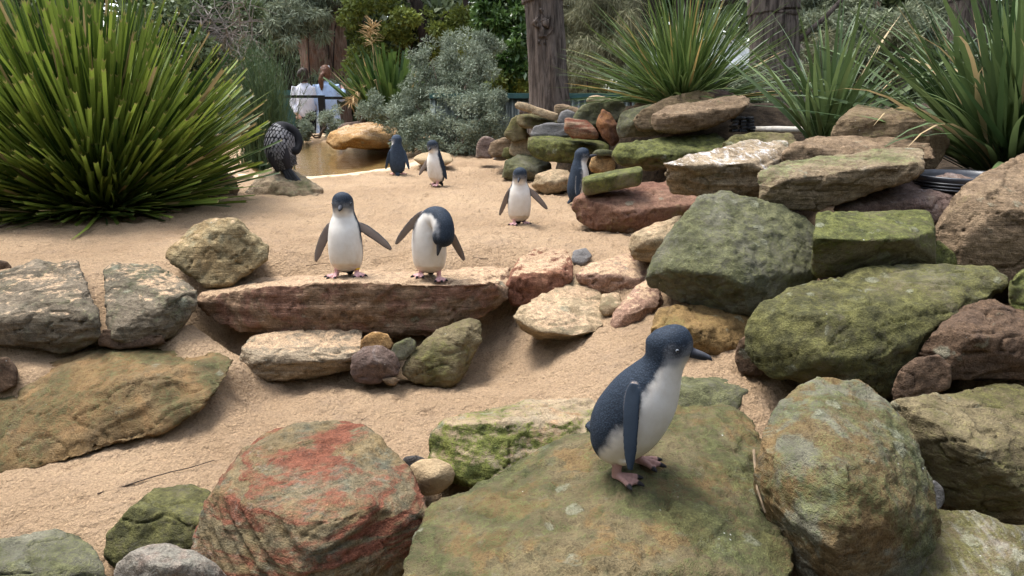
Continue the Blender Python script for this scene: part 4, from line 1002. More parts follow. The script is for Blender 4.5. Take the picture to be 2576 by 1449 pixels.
penguin('small penguin walking on the open sand with flippers held out', 1306, 565, math.radians(6), 0.322, SP4,
        flip=((-1, .42, .0, .05, .4), (1, .85, .0, .2, -.2)), legs=((-.030, .022), (.030, -.015)), head_yaw=-.25, beak_up=-.3, voxel=.003)
SP5 = [(f + .10 * max(0, z - .05), z, a, b, L) for f, z, a, b, L in STAND]
penguin('penguin beside the green brick stone, beak raised to the right', 1448, 512, math.radians(97), 0.365, SP5,
        flip=((-1, .10, -.1, 0, 1.4), (1, .10, -.1, 0, -1.4)), head_yaw=-.1, beak_up=.5, bl=1.3, wide=.25, voxel=.003, dark=1.25)
penguin('penguin seen from behind at the pond rim, head turned left', 1001, 441, math.radians(183), 0.345, None,
        flip=((-1, .33, -.1, .1, .6), (1, .33, -.1, .1, -.6)), head_yaw=1.3, beak_up=.0, voxel=.0035, dark=1.7)
penguin('penguin walking left with a white breast beside the pond rim', 1100, 467, math.radians(-42), 0.352, SP4,
        flip=((-1, .55, .35, .1, .3), (1, .16, -.2, .0, -1.2)), legs=((-.03, -.02), (.03, .03)), head_yaw=.35, beak_up=-.1, voxel=.0035)

# cormorant
def cormorant():
    t = NT('cormorant_plumage')
    tc = t.node('ShaderNodeTexCoord').outputs['Object']
    col = t.node('ShaderNodeVertexColor', layer_name='coat').outputs[0]
    c = t.mix(0.5, col, t.mix(t.noise(tc, 90.0, 3.0), (0.3, 0.3, 0.3), (0.7, 0.7, 0.7)), 'OVERLAY')
    t.set(color=c, rough=0.75, spec=0.12, normal=t.bump(t.noise(tc, 120.0, 3.0), 0.3, 0.004))
    M_C = t.m
    M_BLACK = plain('cormorant_black', (0.012, 0.012, 0.015), 0.45, 0.4, 60, 0.3, 0.4)
    o = stand_hit(712, 428)
    root = empty('cormorant', o)
    tag(root, 'black cormorant with scaly grey back preening on the mossy stump-like rock', 'cormorant')
    K = [(.045, .0, -.005, .02, .02, 0), (.030, .005, .02, .055, .05, .05), (.012, .005, .06, .078, .065, .15), (-.006, .0, .12, .098, .080, .3), (-.010, .004, .18, .106, .084, .42), (-.006, .02, .235, .101, .078, .52),
         (.004, .045, .275, .082, .066, .60), (.034, .062, .286, .050, .048, .66), (.072, .066, .272, .038, .038, .72), (.102, .060, .240, .031, .032, .78), (.119, .046, .200, .0265, .0275, .84), (.118, .026, .164, .0250, .0260, .89),
         (.102, .004, .138, .0290, .030, .93), (.080, -.016, .140, .0310, .032, .96), (.056, -.032, .148, .021, .022, .985), (.046, -.038, .152, .006, .006, 1)]
    b = Loft(K, (0, 1, 0), 110, 48)
    col = np.tile(np.array((.011, .011, .013)), (len(b.v), 1))
    comps = [(b.v, b.f, col)]
    for sg, x0 in ((-1, -.045), (1, .038)):                       # folded wing tips
        w = Loft([(x0 - .02 * sg, -.055, .17, .045, .022, 0), (x0, -.062, .10, .040, .020, .4), (x0 + .012, -.055, .04, .028, .016, .75), (x0 + .024, -.045, -.005, .010, .008, 1)], (0, -1, 0), 30, 20)
        comps.append((w.v, w.f, np.tile(np.array((.03, .029, .033)), (len(w.v), 1))))
    for lx in (.0, .05):
        lg = Loft([(lx, .0, .03, .018, .018, 0), (lx, -.005, -.005, .010, .010, .7), (lx, -.02, -.012, .012, .008, 1)], (0, -1, 0), 12, 12)
        comps.append((lg.v, lg.f, np.tile(np.array((.012, .012, .012)), (len(lg.v), 1))))
    link('body', union(comps, .0042, 2, 'body'), root, M_C)
    # scale-like back and wing feathers, grey with black edges
    rg = np.random.default_rng(4)
    V, F, C, k = [], [], [], 0
    rows = 17
    for r_ in range(rows):
        Lr = .60 - .47 * r_ / (rows - 1)
        c, fr, sd, tn, ra, rb_ = b.frame(Lr)
        for j in range(13):
            u_ = math.pi + (j - 6 + .5 * (r_ % 2)) * .27 + rg.normal(0, .02)
            d = fr * (math.cos(u_) * rb_) + sd * (math.sin(u_) * ra)
            nn = d.normalized()
            p = c + d * 1.0 + nn * .002
            dn = (-tn - nn * (-tn).dot(nn)).normalized()
            sv = dn.cross(nn)
            ln = .030 + .016 * (r_ / rows) + rg.normal(0, .002); wd = .0125 + .002 * rg.random()
            out = [(0, -.6), (.35, -1), (.7, -.85), (.93, -.45), (1.0, 0), (.93, .45), (.7, .85), (.35, 1), (0, .6)]
            tone = .17 * (.75 + .5 * rg.random()) * (1.0 if r_ < 11 else .55)
            inner = [(.1, 0), (.40, -.62), (.74, -.42), (.86, 0), (.74, .42), (.40, .62)]
            for t_, w_ in out: V.append(tuple(p + dn * ln * t_ + sv * wd * w_ + nn * (.0045 * t_ - .002 * abs(w_)))); C.append((.007, .007, .008))
            for t_, w_ in inner: V.append(tuple(p + dn * ln * t_ + sv * wd * w_ + nn * (.0052 * t_ - .001 * abs(w_)))); C.append((tone, tone * .97, tone * 1.0))
            F += [(k + 9, k + 10, k + 11, k + 12), (k + 9, k + 12, k + 13, k + 14), (k + 0, k + 1, k + 10, k + 9), (k + 1, k + 2, k + 11, k + 10), (k + 2, k + 3, k + 11), (k + 3, k + 4, k + 12, k + 11), (k + 4, k + 5, k + 13, k + 12), (k + 5, k + 6, k + 13), (k + 6, k + 7, k + 14, k + 13), (k + 7, k + 8, k + 9, k + 14), (k + 8, k + 0, k + 9)]
            k += 15
    me = mesh_np('back_feathers', np.array(V), F); vcol(me, 'coat', np.array(C))
    tag(link('back_feathers', me, root, M_C), kind='stuff')
    bk = Loft([(.056, -.036, .150, .010, .010, 0), (.034, -.058, .156, .0065, .0065, .5), (.004, -.082, .160, .0035, .0035, .9), (-.004, -.086, .156, .001, .001, 1)], (0, 0, 1), 14, 10)
    MB().add(bk.v, bk.f).build('beak', plain('cormorant_beak', (0.16, 0.145, 0.12), 0.5, 0.2), root, True)
    for k in range(7):                                            # tail feathers
        a = (k - 3) * 0.085
        d = Vector((.105 * math.cos(a) + .0 - .12 * math.sin(a) * .2, -.06, -.155 * math.cos(a))) + Vector((.10 * math.sin(a), 0, .06 * math.sin(a)))
        s0 = Vector((.030, -.05, .025)) + Vector((.006 * (k - 3), 0, .003 * (k - 3)))
        f = Loft([(*s0, .009, .003, 0), (*(s0 + d * 1.0), .0165, .003, .5), (*(s0 + d * 1.62), .0145, .0025, .9), (*(s0 + d * 1.70), .005, .002, 1)], (.3, -1, .1), 12, 10)
        MB().add(f.v + np.array((0, -.002 * (k % 2), 0)), f.f).build('tail_feather', M_BLACK, root, True)
    return root
cormorant()

# ------------------------------------------------------------------ plants
def leaf_material(name, lo, hi, tip=None, rough=0.45, trans=0.25, spec=0.4, dry=None):
    """attribute tone: r = tone of this leaf, g = place along the leaf, b = dryness"""
    t = NT(name)
    s = t.node('ShaderNodeSeparateColor', {0: t.node('ShaderNodeVertexColor', layer_name='tone').outputs[0]})
    c = t.mix(s.outputs[0], lo, hi)
    tc = t.node('ShaderNodeTexCoord').outputs['Object']
    c = t.mix(0.35, c, t.mix(t.noise(t.scale(tc, (1, 1, 0.15)), 90.0, 3.0), (0.32, 0.32, 0.32), (0.68, 0.68, 0.68)), 'OVERLAY')
    if dry is not None: c = t.mix(t.ramp(s.outputs[2], 0.5, 0.6), c, dry)
    if tip is not None: c = t.mix(t.math('MULTIPLY', t.ramp(s.outputs[1], 0.985, 0.999), 0.8), c, tip)
    t.set(color=c, rough=rough, spec=spec)
    if trans:
        tr = t.node('ShaderNodeBsdfTranslucent', {'Color': c})
        mx = t.node('ShaderNodeMixShader', {0: trans, 1: t.b.outputs[0], 2: tr.outputs[0]})
        t.l.new(mx.outputs[0], t.n['Material Output'].inputs['Surface'])
    return t.m
def strap_geo(bend, tone, cut, seg=8, twist=0.0, fold=0.12, dry=0.0, droop=0.0, wid_tip=0.0):
    """one strap leaf: unit length along Z bending to +X, unit width along Y"""
    vs, fs, col = [], [], []
    a = 0.0
    x = z = 0.0
    for i in range(seg + 1):
        t_ = i / seg
        if cut: w = 0.62 + 0.38 * min(1, t_ * 2.5) - 0.12 * t_
        else: w = (0.7 + 0.3 * min(1, t_ * 3)) * (1 - max(0, (t_ - .35) / .65) ** 1.6) + 0.015
        tw = twist * t_
        cy, sy = math.cos(tw), math.sin(tw)
        for k, (yy, dx) in enumerate(((-.5, 0), (0, fold), (.5, 0))):
            notch = 0.012 if (cut and i == seg and k == 1) else 0
            vs.append((x + dx * .02 * w + sy * yy * w * .02, yy * w * cy, z - notch))
            col.append((tone, t_ if cut else t_ * .9, dry))
        ang = bend * (t_ + .06) * 1.0 + droop * max(0, t_ - .45) * 2
        x += math.sin(ang) / seg
        z += math.cos(ang) / seg
    for i in range(seg):
        for k in (0, 1):
            b = i * 3 + k
            fs.append((b, b + 1, b + 4, b + 3))
    return np.array(vs), fs, np.array(col)
def strap_plant(name, label, cat, base, mat, n_parts, n_mass, spread, length, width, bend, cut=0.0, r_base=0.25, group=None, dry=0.03, droop=0.0, seed=1, front=-1.0, twist=0.8, tone=(0, 1), len_by_tilt=0.0, az_bias=0.0, squash=1.0, base_z=0.0):
    rg = np.random.default_rng(seed)
    root = empty(name, base)
    tag(root, label, cat, group)
    var = []
    for k in range(36):
        d = 1.0 if rg.random() < dry else 0.0
        g = strap_geo(bend[0] + (bend[1] - bend[0]) * rg.random(), tone[0] + (tone[1] - tone[0]) * rg.random() ** 1.3, rg.random() < cut, twist=(rg.random() - .5) * twist, dry=d, droop=droop * rg.random() ** 2)
        me = mesh_np('leaf', g[0], g[1]); vcol(me, 'tone', g[2]); me.materials.append(mat)
        var.append((g, me))
    L = []
    for i in range(n_parts + n_mass):
        az = rg.random() * 2 * math.pi
        if az_bias and rg.random() < az_bias: az = rg.normal(-math.pi / 2, 0.9)
        th = spread[0] + (spread[1] - spread[0]) * rg.random() ** 0.9
        ln = (length[0] + (length[1] - length[0]) * rg.random()) * (1 - len_by_tilt * (th / 1.5) ** 2)
        wd = width[0] + (width[1] - width[0]) * rg.random()
        rb = r_base * math.sqrt(rg.random()) * (0.35 + 0.65 * th / max(spread[1], .01))
        a2 = az + rg.normal(0, .35)
        M = Matrix.Translation((rb * math.cos(a2), rb * math.sin(a2) * squash, -0.02 + base_z * rg.random())) @ Matrix.Rotation(az, 4, 'Z') @ Matrix.Rotation(th + rg.normal(0, .07), 4, 'Y') @ Matrix.Rotation(rg.normal(0, .5), 4, 'Z') @ Matrix.Diagonal((ln, wd, ln, 1))
        L.append((math.sin(az) * math.sin(th) * ln + 0.12 * rg.normal() + .25 * math.sin(th), i, M, int(rg.integers(36))))
    L.sort(key=lambda q: q[0] * -front * -1)      # nearest to the viewer first
    V, F, C, n = [], [], [], 0
    for j, (_, i, M, k) in enumerate(L):
        if j < n_parts:
            o = bpy.data.objects.new('leaf', var[k][1]); COL.objects.link(o); o.parent = root; o.matrix_local = M
        else:
            g = var[k][0]
            A = np.array(M)
            V.append(g[0] @ A[:3, :3].T + A[:3, 3]); F.append(np.array(g[1]) + n); C.append(g[2]); n += len(g[0])
    if V:
        me = mesh_np('leaf_mass', np.concatenate(V), np.concatenate(F)); vcol(me, 'tone', np.concatenate(C))
        tag(link('leaf_mass', me, root, mat), kind='stuff')
    return root
M_CUT = leaf_material('cut_grass_leaf', (0.024, 0.052, 0.010), (0.24, 0.31, 0.05), (0.26, 0.20, 0.09), 0.5, 0.25, 0.25, (0.34, 0.25, 0.12))
M_STRAP = leaf_material('strap_leaf', (0.032, 0.062, 0.022), (0.15, 0.205, 0.075), None, 0.5, 0.22, 0.28, (0.42, 0.31, 0.16))
M_TUFT = leaf_material('tuft_leaf', (0.045, 0.085, 0.020), (0.16, 0.215, 0.065), None, 0.42, 0.25, 0.35, (0.42, 0.29, 0.11))
M_FLAX = leaf_material('flax_leaf', (0.025, 0.055, 0.016), (0.10, 0.16, 0.035), None, 0.4, 0.22, 0.4, (0.38, 0.28, 0.13))

b = sand_hit(245, 520)
CLUMP = strap_plant('grass_clump', 'huge dark green grass clump with square-cut leaf tips at the left', 'grass clump', b, M_CUT, 300, 3300, (0.0, 1.46), (0.78, 1.42), (.015, .027), (0.0, 0.30), cut=.88, r_base=.36, seed=3, dry=.035, len_by_tilt=.57, az_bias=.25, squash=.7)
b = at(2540, 415, 3.85)
strap_plant('grass_clump', 'tall strap-leaved clump with bluish leaves at the right edge', 'grass clump', b, M_STRAP, 300, 260, (0.0, 1.15), (0.6, 1.2), (.020, .038), (.05, .55), r_base=.22, seed=5, dry=.02, droop=.8, az_bias=.1)
b = at(2075, 345, 4.2)
strap_plant('grass_clump', 'smaller strap-leaved clump behind the whitened slab', 'grass clump', b, M_STRAP, 110, 10, (0.0, 0.90), (0.35, 0.9), (.016, .030), (.1, .8), r_base=.10, seed=8, dry=.04, droop=.8, tone=(.3, 1))
b = at(1715, 262, 5.45)
strap_plant('grass_clump', 'fine-leaved tussock on top of the rock pile in the middle', 'grass clump', b, M_TUFT, 300, 420, (0.0, 1.35), (0.55, 1.0), (.011, .018), (.05, .55), r_base=.17, seed=11, dry=.06, droop=.35, az_bias=.15)
b = at(985, 312, 10.2)
strap_plant('grass_clump', 'upright dark flax clump behind the ochre boulder by the pond', 'grass clump', b, M_FLAX, 180, 140, (0.0, 0.70), (0.6, 1.1), (.035, .055), (.05, .45), cut=.5, r_base=.30, seed=14, dry=.02, tone=(.0, .9))

# dead thatch at the foot of the big clump
def thatch(parent, n, seed):
    rg = np.random.default_rng(seed)
    V, F, C, k = [], [], [], 0
    for i in range(n):
        g = strap_geo(rg.uniform(.2, 1.2), rg.random(), False, twist=rg.normal(), dry=1.0 if rg.random() < .75 else 0.0)
        az = rg.normal(-math.pi / 2, 1.2)
        M = Matrix.Translation((.42 * math.cos(az) * rg.random(), .30 * math.sin(az) * rg.random(), -.02)) @ Matrix.Rotation(az, 4, 'Z') @ Matrix.Rotation(rg.uniform(.8, 1.6), 4, 'Y') @ Matrix.Rotation(rg.normal(0, .9), 4, 'Z') @ Matrix.Diagonal((rg.uniform(.2, .5), rg.uniform(.007, .014), rg.uniform(.2, .5), 1))
        A = np.array(M)
        V.append(g[0] @ A[:3, :3].T + A[:3, 3]); F.append(np.array(g[1]) + k); C.append(g[2]); k += len(g[0])
    me = mesh_np('thatch', np.concatenate(V), np.concatenate(F)); vcol(me, 'tone', np.concatenate(C))
    tag(link('thatch', me, parent, M_CUT), kind='stuff')
thatch(CLUMP, 420, 77)
# dry flower plumes by the flax clump
M_PLUME = plain('dry_plume', (0.42, 0.29, 0.14), 0.8, 0.3, 40)
def plume(label, pts, spray, n, seed):
    rg = np.random.default_rng(seed)
    P = [at(*p) for p in pts]
    root = empty('seed_plume', P[0])
    tag(root, label, 'seed plume')
    m = MB(); m.tube([p - P[0] for p in P], [.008] * len(P), 6); m.build('stalk', M_PLUME, root)
    m = MB()
    for k in range(n):
        t_ = .55 + .45 * rg.random()
        i = min(len(P) - 2, int(t_ * (len(P) - 1))); f = t_ * (len(P) - 1) - i
        p = P[i].lerp(P[i + 1], f) - P[0]
        d = Vector(rg.normal(size=3)); d.z = d.z * .6 - spray; d.normalize()
        ln = .10 + .10 * rg.random()
        m.tube([p, p + d * ln * .5 + Vector((0, 0, .01)), p + d * ln], [.005, .006, .002], 4)
    tag(m.build('spikelet_mass', M_PLUME, root), kind='stuff')
plume('dry feathery seed plume rising above the flax clump', [(945, 290, 10.0), (942, 180, 9.95), (938, 120, 9.9), (930, 85, 9.85), (945, 60, 9.85)], -.5, 60, 1)
plume('dry seed plume drooping beside the light blue shirt', [(960, 270, 9.9), (945, 200, 9.8), (920, 215, 9.7), (895, 235, 9.65), (880, 260, 9.65)], .7, 70, 2)

# foliage made of many small leaves
def foliage_geo(rg, pts, size, aspect, out=None, droop=0.0, tones=None):
    """pts Nx3 -> N narrow diamond leaves"""
    n = len(pts)
    d = rg.normal(size=(n, 3))
    if out is not None: d = d * 0.7 + out
    d[:, 2] -= droop
    d /= np.linalg.norm(d, axis=1)[:, None] + 1e-9
    s = rg.normal(size=(n, 3))
    s -= d * (s * d).sum(1)[:, None]
    s /= np.linalg.norm(s, axis=1)[:, None] + 1e-9
    L = size * (0.6 + 0.8 * rg.random(n))[:, None]
    W = L * aspect
    v = np.stack([pts, pts + d * L * .45 + s * W * .5, pts + d * L, pts + d * L * .45 - s * W * .5], 1).reshape(-1, 3)
    f = np.arange(4 * n).reshape(n, 4)
    if tones is None: tones = rg.random(n)
    c = np.zeros((n, 4, 3)); c[:, :, 0] = np.clip(tones, 0, 1)[:, None]; c[:, :, 1] = .4
    return v, f, c.reshape(-1, 3)
def foliage(parent, mat, geo, name='foliage'):
    me = mesh_np(name, geo[0], geo[1], False)
    vcol(me, 'tone', geo[2])
    return tag(link(name, me, parent, mat), kind='stuff')
def clumps(rg, centres, radii, per, flat=0.8):
    """points spread through many balls, denser at their skins; returns points, outward directions"""
    P, O = [], []
    for c, r in zip(centres, radii):
        d = rg.normal(size=(per, 3)); d /= np.linalg.norm(d, axis=1)[:, None]
        q = d * (r * (0.45 + 0.6 * rg.random(per)))[:, None]
        q[:, 2] *= flat
        P.append(q + c); O.append(d)
    return np.concatenate(P), np.concatenate(O)
M_WEST = leaf_material('grey_green_leaf', (0.085, 0.110, 0.066), (0.33, 0.37, 0.27), None, 0.6, 0.15, 0.25)
M_TWIG = plain('twig_bark', (0.13, 0.095, 0.07), 0.9, 0.3, 30, 0.3)
def branchy(parent, rg, start, ends, r0, mat, name='branch'):
    """one curved stem for each end; returns points along the stems"""
    out = []
    for e in ends:
        s, e = Vector(start), Vector(e)
        mid = s.lerp(e, .5) + Vector(rg.normal(0, .06, 3)) + Vector((0, 0, .05))
        pts = [s + (s * 0), s.lerp(mid, .5) + Vector(rg.normal(0, .02, 3)), mid, mid.lerp(e, .5) + Vector(rg.normal(0, .03, 3)), e]
        MB().tube(pts, [r0, r0 * .8, r0 * .6, r0 * .42, r0 * .2], 6).build(name, mat, parent, True)
        out.append(pts)
    return out
def shrub(name, label, base, blobs, per, leaf, aspect, mat, seed, twig=True, droop=0.0, flat=.85, cat='shrub', bark=None, sub=7, r0=.018):
    """blobs: (px, py, d, radius in metres): lobes of the crown"""
    rg = np.random.default_rng(seed)
    base = Vector(base)
    root = empty(name, base)
    tag(root, label, cat)
    ends = [at(a, b_, d) - base for a, b_, d, r in blobs]
    if twig: branchy(root, rg, (0, 0, 0), ends, r0, bark or M_TWIG)
    C, R, T = [], [], []
    for e, (_, _, _, r) in zip(ends, blobs):
        for k in range(sub):
            q = rg.normal(size=3); q /= np.linalg.norm(q)
            C.append(np.array(e) + q * r * (.45 + .65 * rg.random()) * np.array((1, 1, .9))); R.append(r * (.20 + .26 * rg.random())); T.append(rg.random())
    P, O = clumps(rg, C, R, per, flat)
    tn = np.repeat(np.array(T), per) * .5 + rg.random(len(P)) * .5
    foliage(root, mat, foliage_geo(rg, P, leaf, aspect, O * .9, droop, tn))
    return root
shrub('shrub', 'bushy grey-green shrub spilling over the ochre boulder and the fence', at(1130, 392, 8.5),
      [(950, 275, 8.9, .20), (1000, 300, 8.8, .22), (1045, 262, 8.8, .24), (1060, 330, 8.6, .24), (1120, 285, 8.6, .28), (1165, 240, 8.6, .26), (1190, 300, 8.4, .28), (1240, 320, 8.3, .20), (1150, 345, 8.4, .22), (1085, 150, 8.9, .22), (1150, 130, 8.9, .26), (1200, 170, 8.8, .24), (1130, 205, 8.8, .26), (1220, 115, 9.0, .18), (1075, 215, 8.9, .20), (1240, 265, 8.4, .16), (1020, 355, 8.5, .14), (1090, 365, 8.4, .14)],
      190, .036, .26, M_WEST, 21, sub=20)
shrub('shrub', 'low grey-green shrub behind the cormorant and the pond', at(805, 345, 11.2), [(790, 318, 11.2, .20), (830, 300, 11.3, .20), (850, 325, 11.2, .18), (770, 335, 11.1, .14)], 240, .04, .28, M_WEST, 22)

# reed-like plant
M_REED = leaf_material('reed_stem', (0.030, 0.060, 0.022), (0.11, 0.16, 0.065), None, 0.6, 0.1, 0.3)
rg = np.random.default_rng(30)
rb = sand_hit(668, 428)
root = empty('reed_clump', rb)
tag(root, 'feathery upright green reed clump behind the cormorant', 'reed clump')
V, F, C, n = [], [], [], 0
for k in range(900):
    a, th = rg.random() * 6.283, abs(rg.normal(0, .20))
    ln = .55 + .75 * rg.random()
    d = np.array((math.sin(th) * math.cos(a), math.sin(th) * math.sin(a), math.cos(th)))
    p0 = np.array((rg.normal(0, .10), rg.normal(0, .10), 0.))
    side = np.array((rg.normal(), rg.normal(), 0)); side /= np.linalg.norm(side)
    pts = [p0 + d * ln * q + np.array((math.cos(a), math.sin(a), -.15)) * (.22 * q ** 2.2 * th) + rg.normal(0, .008, 3) for q in np.linspace(0, 1, 6)]
    for i, p in enumerate(pts):
        w = .0042 * (1 - i / 6.5)
        V += [p - side * w, p + side * w]; C += [(rg.random() * .3 + .35, .4, 0)] * 2
    for i in range(5): F.append((n + 2 * i, n + 2 * i + 1, n + 2 * i + 3, n + 2 * i + 2))
    n += 12
    for j in range(10):                                # side needles
        q = pts[int(rg.integers(2, 6))]
        e = d * .6 + rg.normal(0, .35, 3); e /= np.linalg.norm(e)
        l2 = .05 + .09 * rg.random()
        V += [q - side * .0022, q + side * .0022, q + e * l2]; F.append((n, n + 1, n + 2, n + 2)); C += [(rg.random(), .4, 0)] * 3
        n += 3
me = bpy.data.meshes.new('stem_mass')
me.from_pydata([tuple(p) for p in V], [], [tuple(dict.fromkeys(f)) for f in F])
vcol(me, 'tone', np.array(C))
tag(link('stem_mass', me, root, M_REED), kind='stuff')

# ------------------------------------------------------------------ trees and thickets behind
def bark_material(name, a, b, c, vertical=8.0, bump=0.9):
    t = NT(name)
    tc = t.node('ShaderNodeTexCoord').outputs['Object']
    n1 = t.noise(t.scale(tc, (vertical, vertical, 0.9)), 3.2, 8.0, 0.7, 0.6)
    n2 = t.noise(tc, 5.0, 5.0, 0.6)
    n3 = t.noise(t.scale(tc, (30, 30, 6)), 2.0, 5.0, 0.7)
    col = t.mix(t.ramp(n1, 0.35, 0.65), a, b)
    col = t.mix(t.math('MULTIPLY', t.ramp(n2, 0.5, 0.7), 0.6), col, c)
    h = t.math('ADD', n1, t.math('MULTIPLY', n3, 0.5))
    t.set(color=col, rough=0.92, spec=0.15, normal=t.bump(h, bump, 0.03))
    return t.m
M_BARK = bark_material('bark_grey_brown', (0.042, 0.032, 0.026), (0.18, 0.142, 0.116), (0.10, 0.08, 0.066))
M_BARKR = bark_material('bark_red_brown', (0.10, 0.055, 0.035), (0.25, 0.17, 0.125), (0.20, 0.085, 0.045))
M_BARKP = bark_material('bark_pale', (0.26, 0.20, 0.15), (0.46, 0.39, 0.32), (0.33, 0.25, 0.19), 6.0, 0.4)
M_BARKD = bark_material('bark_dark', (0.018, 0.014, 0.012), (0.055, 0.042, 0.034), (0.035, 0.027, 0.022))
LEAF = {
 'dark': leaf_material('leaf_dark_green', (0.024, 0.040, 0.018), (0.16, 0.20, 0.085), None, 0.5, 0.2, 0.3),
 'yellow': leaf_material('leaf_yellow_green', (0.055, 0.078, 0.015), (0.25, 0.29, 0.06), None, 0.5, 0.3, 0.3),
 'glossy': leaf_material('leaf_glossy_green', (0.025, 0.060, 0.012), (0.13, 0.21, 0.055), None, 0.3, 0.2, 0.5),
 'grey': leaf_material('leaf_grey_green', (0.080, 0.098, 0.058), (0.32, 0.345, 0.215), None, 0.6, 0.2, 0.25),
 'needle': leaf_material('leaf_needle_brown', (0.065, 0.066, 0.036), (0.25, 0.24, 0.135), None, 0.7, 0.2, 0.2),
}
def trunk_mesh(pts, rad, seed, n=26, rough=0.12, scale=(6, 6, 1.2)):
    """tapered bole with furrowed skin, points relative to its foot"""
    K = [(*p, r, r, i) for i, (p, r) in enumerate(zip(pts, rad))]
    lf = Loft(K, (0, -1, 0), 90, n * 2)
    cen = np.repeat(np.array([tuple(c) for c in lf.c]), n * 2, 0)
    d = lf.v - cen
    r = np.linalg.norm(d, axis=1)
    dd = d / (r[:, None] + 1e-9)
    q = fbm(np.stack([dd[:, 0] * scale[0] / 2, dd[:, 1] * scale[1] / 2, cen[:, 2] * scale[2]], 1) + seed, 4)
    fine = 1 - np.abs(noise3(np.stack([dd[:, 0] * 5, dd[:, 1] * 5, cen[:, 2] * 3.2], 1) + seed * 3))
    v = cen + d * (1 + rough * q + rough * .35 * fine)[:, None]
    me = bpy.data.meshes.new('trunk')
    me.from_pydata([tuple(p) for p in v], [], lf.f)
    me.polygons.foreach_set('use_smooth', np.ones(len(me.polygons), dtype=bool))
    return me
def tree(label, foot_px, foot_d, path, rad, bark, crown=None, leaf='dark', seed=1, limbs=(), cat='tree', per=240, leaf_size=.12, aspect=.35, droop=.3, extra_trunks=(), foot_z=None, name='tree', sub=7):
    """path: (px, py) places of the trunk upwards at the same distance; crown: (x, y, z, r) lobes from the foot, in metres"""
    rg = np.random.default_rng(seed)
    foot = at(*foot_px, foot_d)
    if foot_z is not None: foot = Vector((foot.x, foot.y, foot_z))
    root = empty(name, foot)
    tag(root, label, cat)
    for pth, rd in [(path, rad)] + list(extra_trunks):
        pts = [at(a, b_, foot_d) - foot for a, b_ in pth]
        for p in pts: p.y = p.y * .15
        if foot_z is not None and pth is path: pts = [Vector((pts[0].x, pts[0].y, -.1))] + pts; rd = [rd[0] * 1.15] + list(rd)
        top = pts[-1]
        pts.append(top + (top - pts[-2]).normalized() * 2.4 + Vector((0, 0, .4)))
        rd = list(rd) + [rd[-1] * .72]
        link('trunk', trunk_mesh(pts, rd, seed * 3.7), root, bark)
    for i, lb in enumerate(limbs):
        m = MB(); k = len(lb[0])
        m.tube([at(*q) - foot for q in lb[0]], [lb[1] + (lb[2] - lb[1]) * j / (k - 1) for j in range(k)], 8)
        m.build('branch', bark, root, True)
    if crown:
        C, R, T = [], [], []
        for x, y, z, r in crown:
            for k in range(sub):
                q = rg.normal(size=3); q /= np.linalg.norm(q)
                C.append(np.array((x, y, z)) + q * r * (.5 + .45 * rg.random()) * np.array((1, 1, .8))); R.append(r * (.28 + .2 * rg.random())); T.append(rg.random())
        P, O = clumps(rg, C, R, per, .8)
        tn = np.repeat(np.array(T), per) * .5 + rg.random(len(P)) * .5
        foliage(root, LEAF[leaf], foliage_geo(rg, P, leaf_size, aspect, O * .5, droop, tn), 'crown')
    return root
def crown_ring(z, r, n, seed, rad=1.0, cx=0, cy=0):
    rg = np.random.default_rng(seed)
    return [(cx + r * math.cos(a) * rg.uniform(.2, 1), cy + r * math.sin(a) * rg.uniform(.2, 1), z + rg.uniform(-.7, .7), rad * rg.uniform(.7, 1.2)) for a in np.linspace(0, 6.283, n, endpoint=False)]
# the two thick trunks in the middle distance
T1 = tree('thick grey-brown tree trunk with a knotty scar standing behind the far pile', (1385, 300), 8.0, [(1385, 300), (1382, 240), (1375, 150), (1368, 60), (1362, 0), (1356, -60)], [.215, .200, .190, .185, .19, .20], M_BARK, crown_ring(5.0, 2.2, 9, 1, 1.0), 'grey', 2, foot_z=-.1, per=60)
_v = (H_PX / 2 - 62) / F_PX
kp = at(1366, 62, (T1.location.y - .17) / (CP + _v * SP)) - T1.location
cm = []
for x, y, z, r in ((-.05, .02, .02, .075), (.06, .03, .06, .055), (-.02, .03, .12, .05), (.01, .02, -.08, .07), (.06, .03, -.04, .06), (-.01, .03, -.17, .055), (.03, .03, -.26, .04)):
    lf = Loft([(x, y, z - r, .004, .004, 0), (x, y, z - r * .6, r * .8, r * .6, .2), (x, y, z, r, r * .7, .5), (x, y, z + r * .6, r * .8, r * .6, .8), (x, y, z + r, .004, .004, 1)], (0, -1, 0), 14, 16)
    cm.append((lf.v, lf.f, np.ones((len(lf.v), 3))))
kme = union(cm, .011, 1, 'bark_knot')
kc, kn = get_co(kme), get_no(kme)
q = kc * np.array((26, 26, 9))
hollow = np.exp(-((kc[:, 0] - .035) / .035) ** 2 - ((kc[:, 2] - .03) / .06) ** 2)
set_co(kme, kc + kn * (.035 * fbm(q, 4) - .060 * hollow - .022)[:, None] + np.array((kp.x, kp.y, kp.z)))
ko = link('bark_knot', kme, T1, M_BARK)
ko['label'] = 'knotty scar on the bark'
tree('thick furrowed tree trunk behind the middle tussock', (1945, 290), 8.2, [(1945, 290), (1940, 200), (1935, 110), (1928, 40), (1922, -40)], [.27, .25, .235, .24, .25], M_BARK, crown_ring(5.2, 2.4, 9, 3, 1.0), 'grey', 4, foot_z=-.1, per=60,
     limbs=(([(1950, 150, 8.1), (2010, 100, 8.0), (2075, 45, 7.9), (2135, -20, 7.8)], .035, .022),))
tree('grey trunk behind the right strap-leaved clump', (2430, 280), 9.0, [(2430, 280), (2420, 180), (2412, 90), (2406, 0), (2400, -60)], [.24, .22, .20, .20, .2], M_BARK, crown_ring(5.0, 2.2, 8, 5, 1.0), 'grey', 6, foot_z=-.1, per=60)
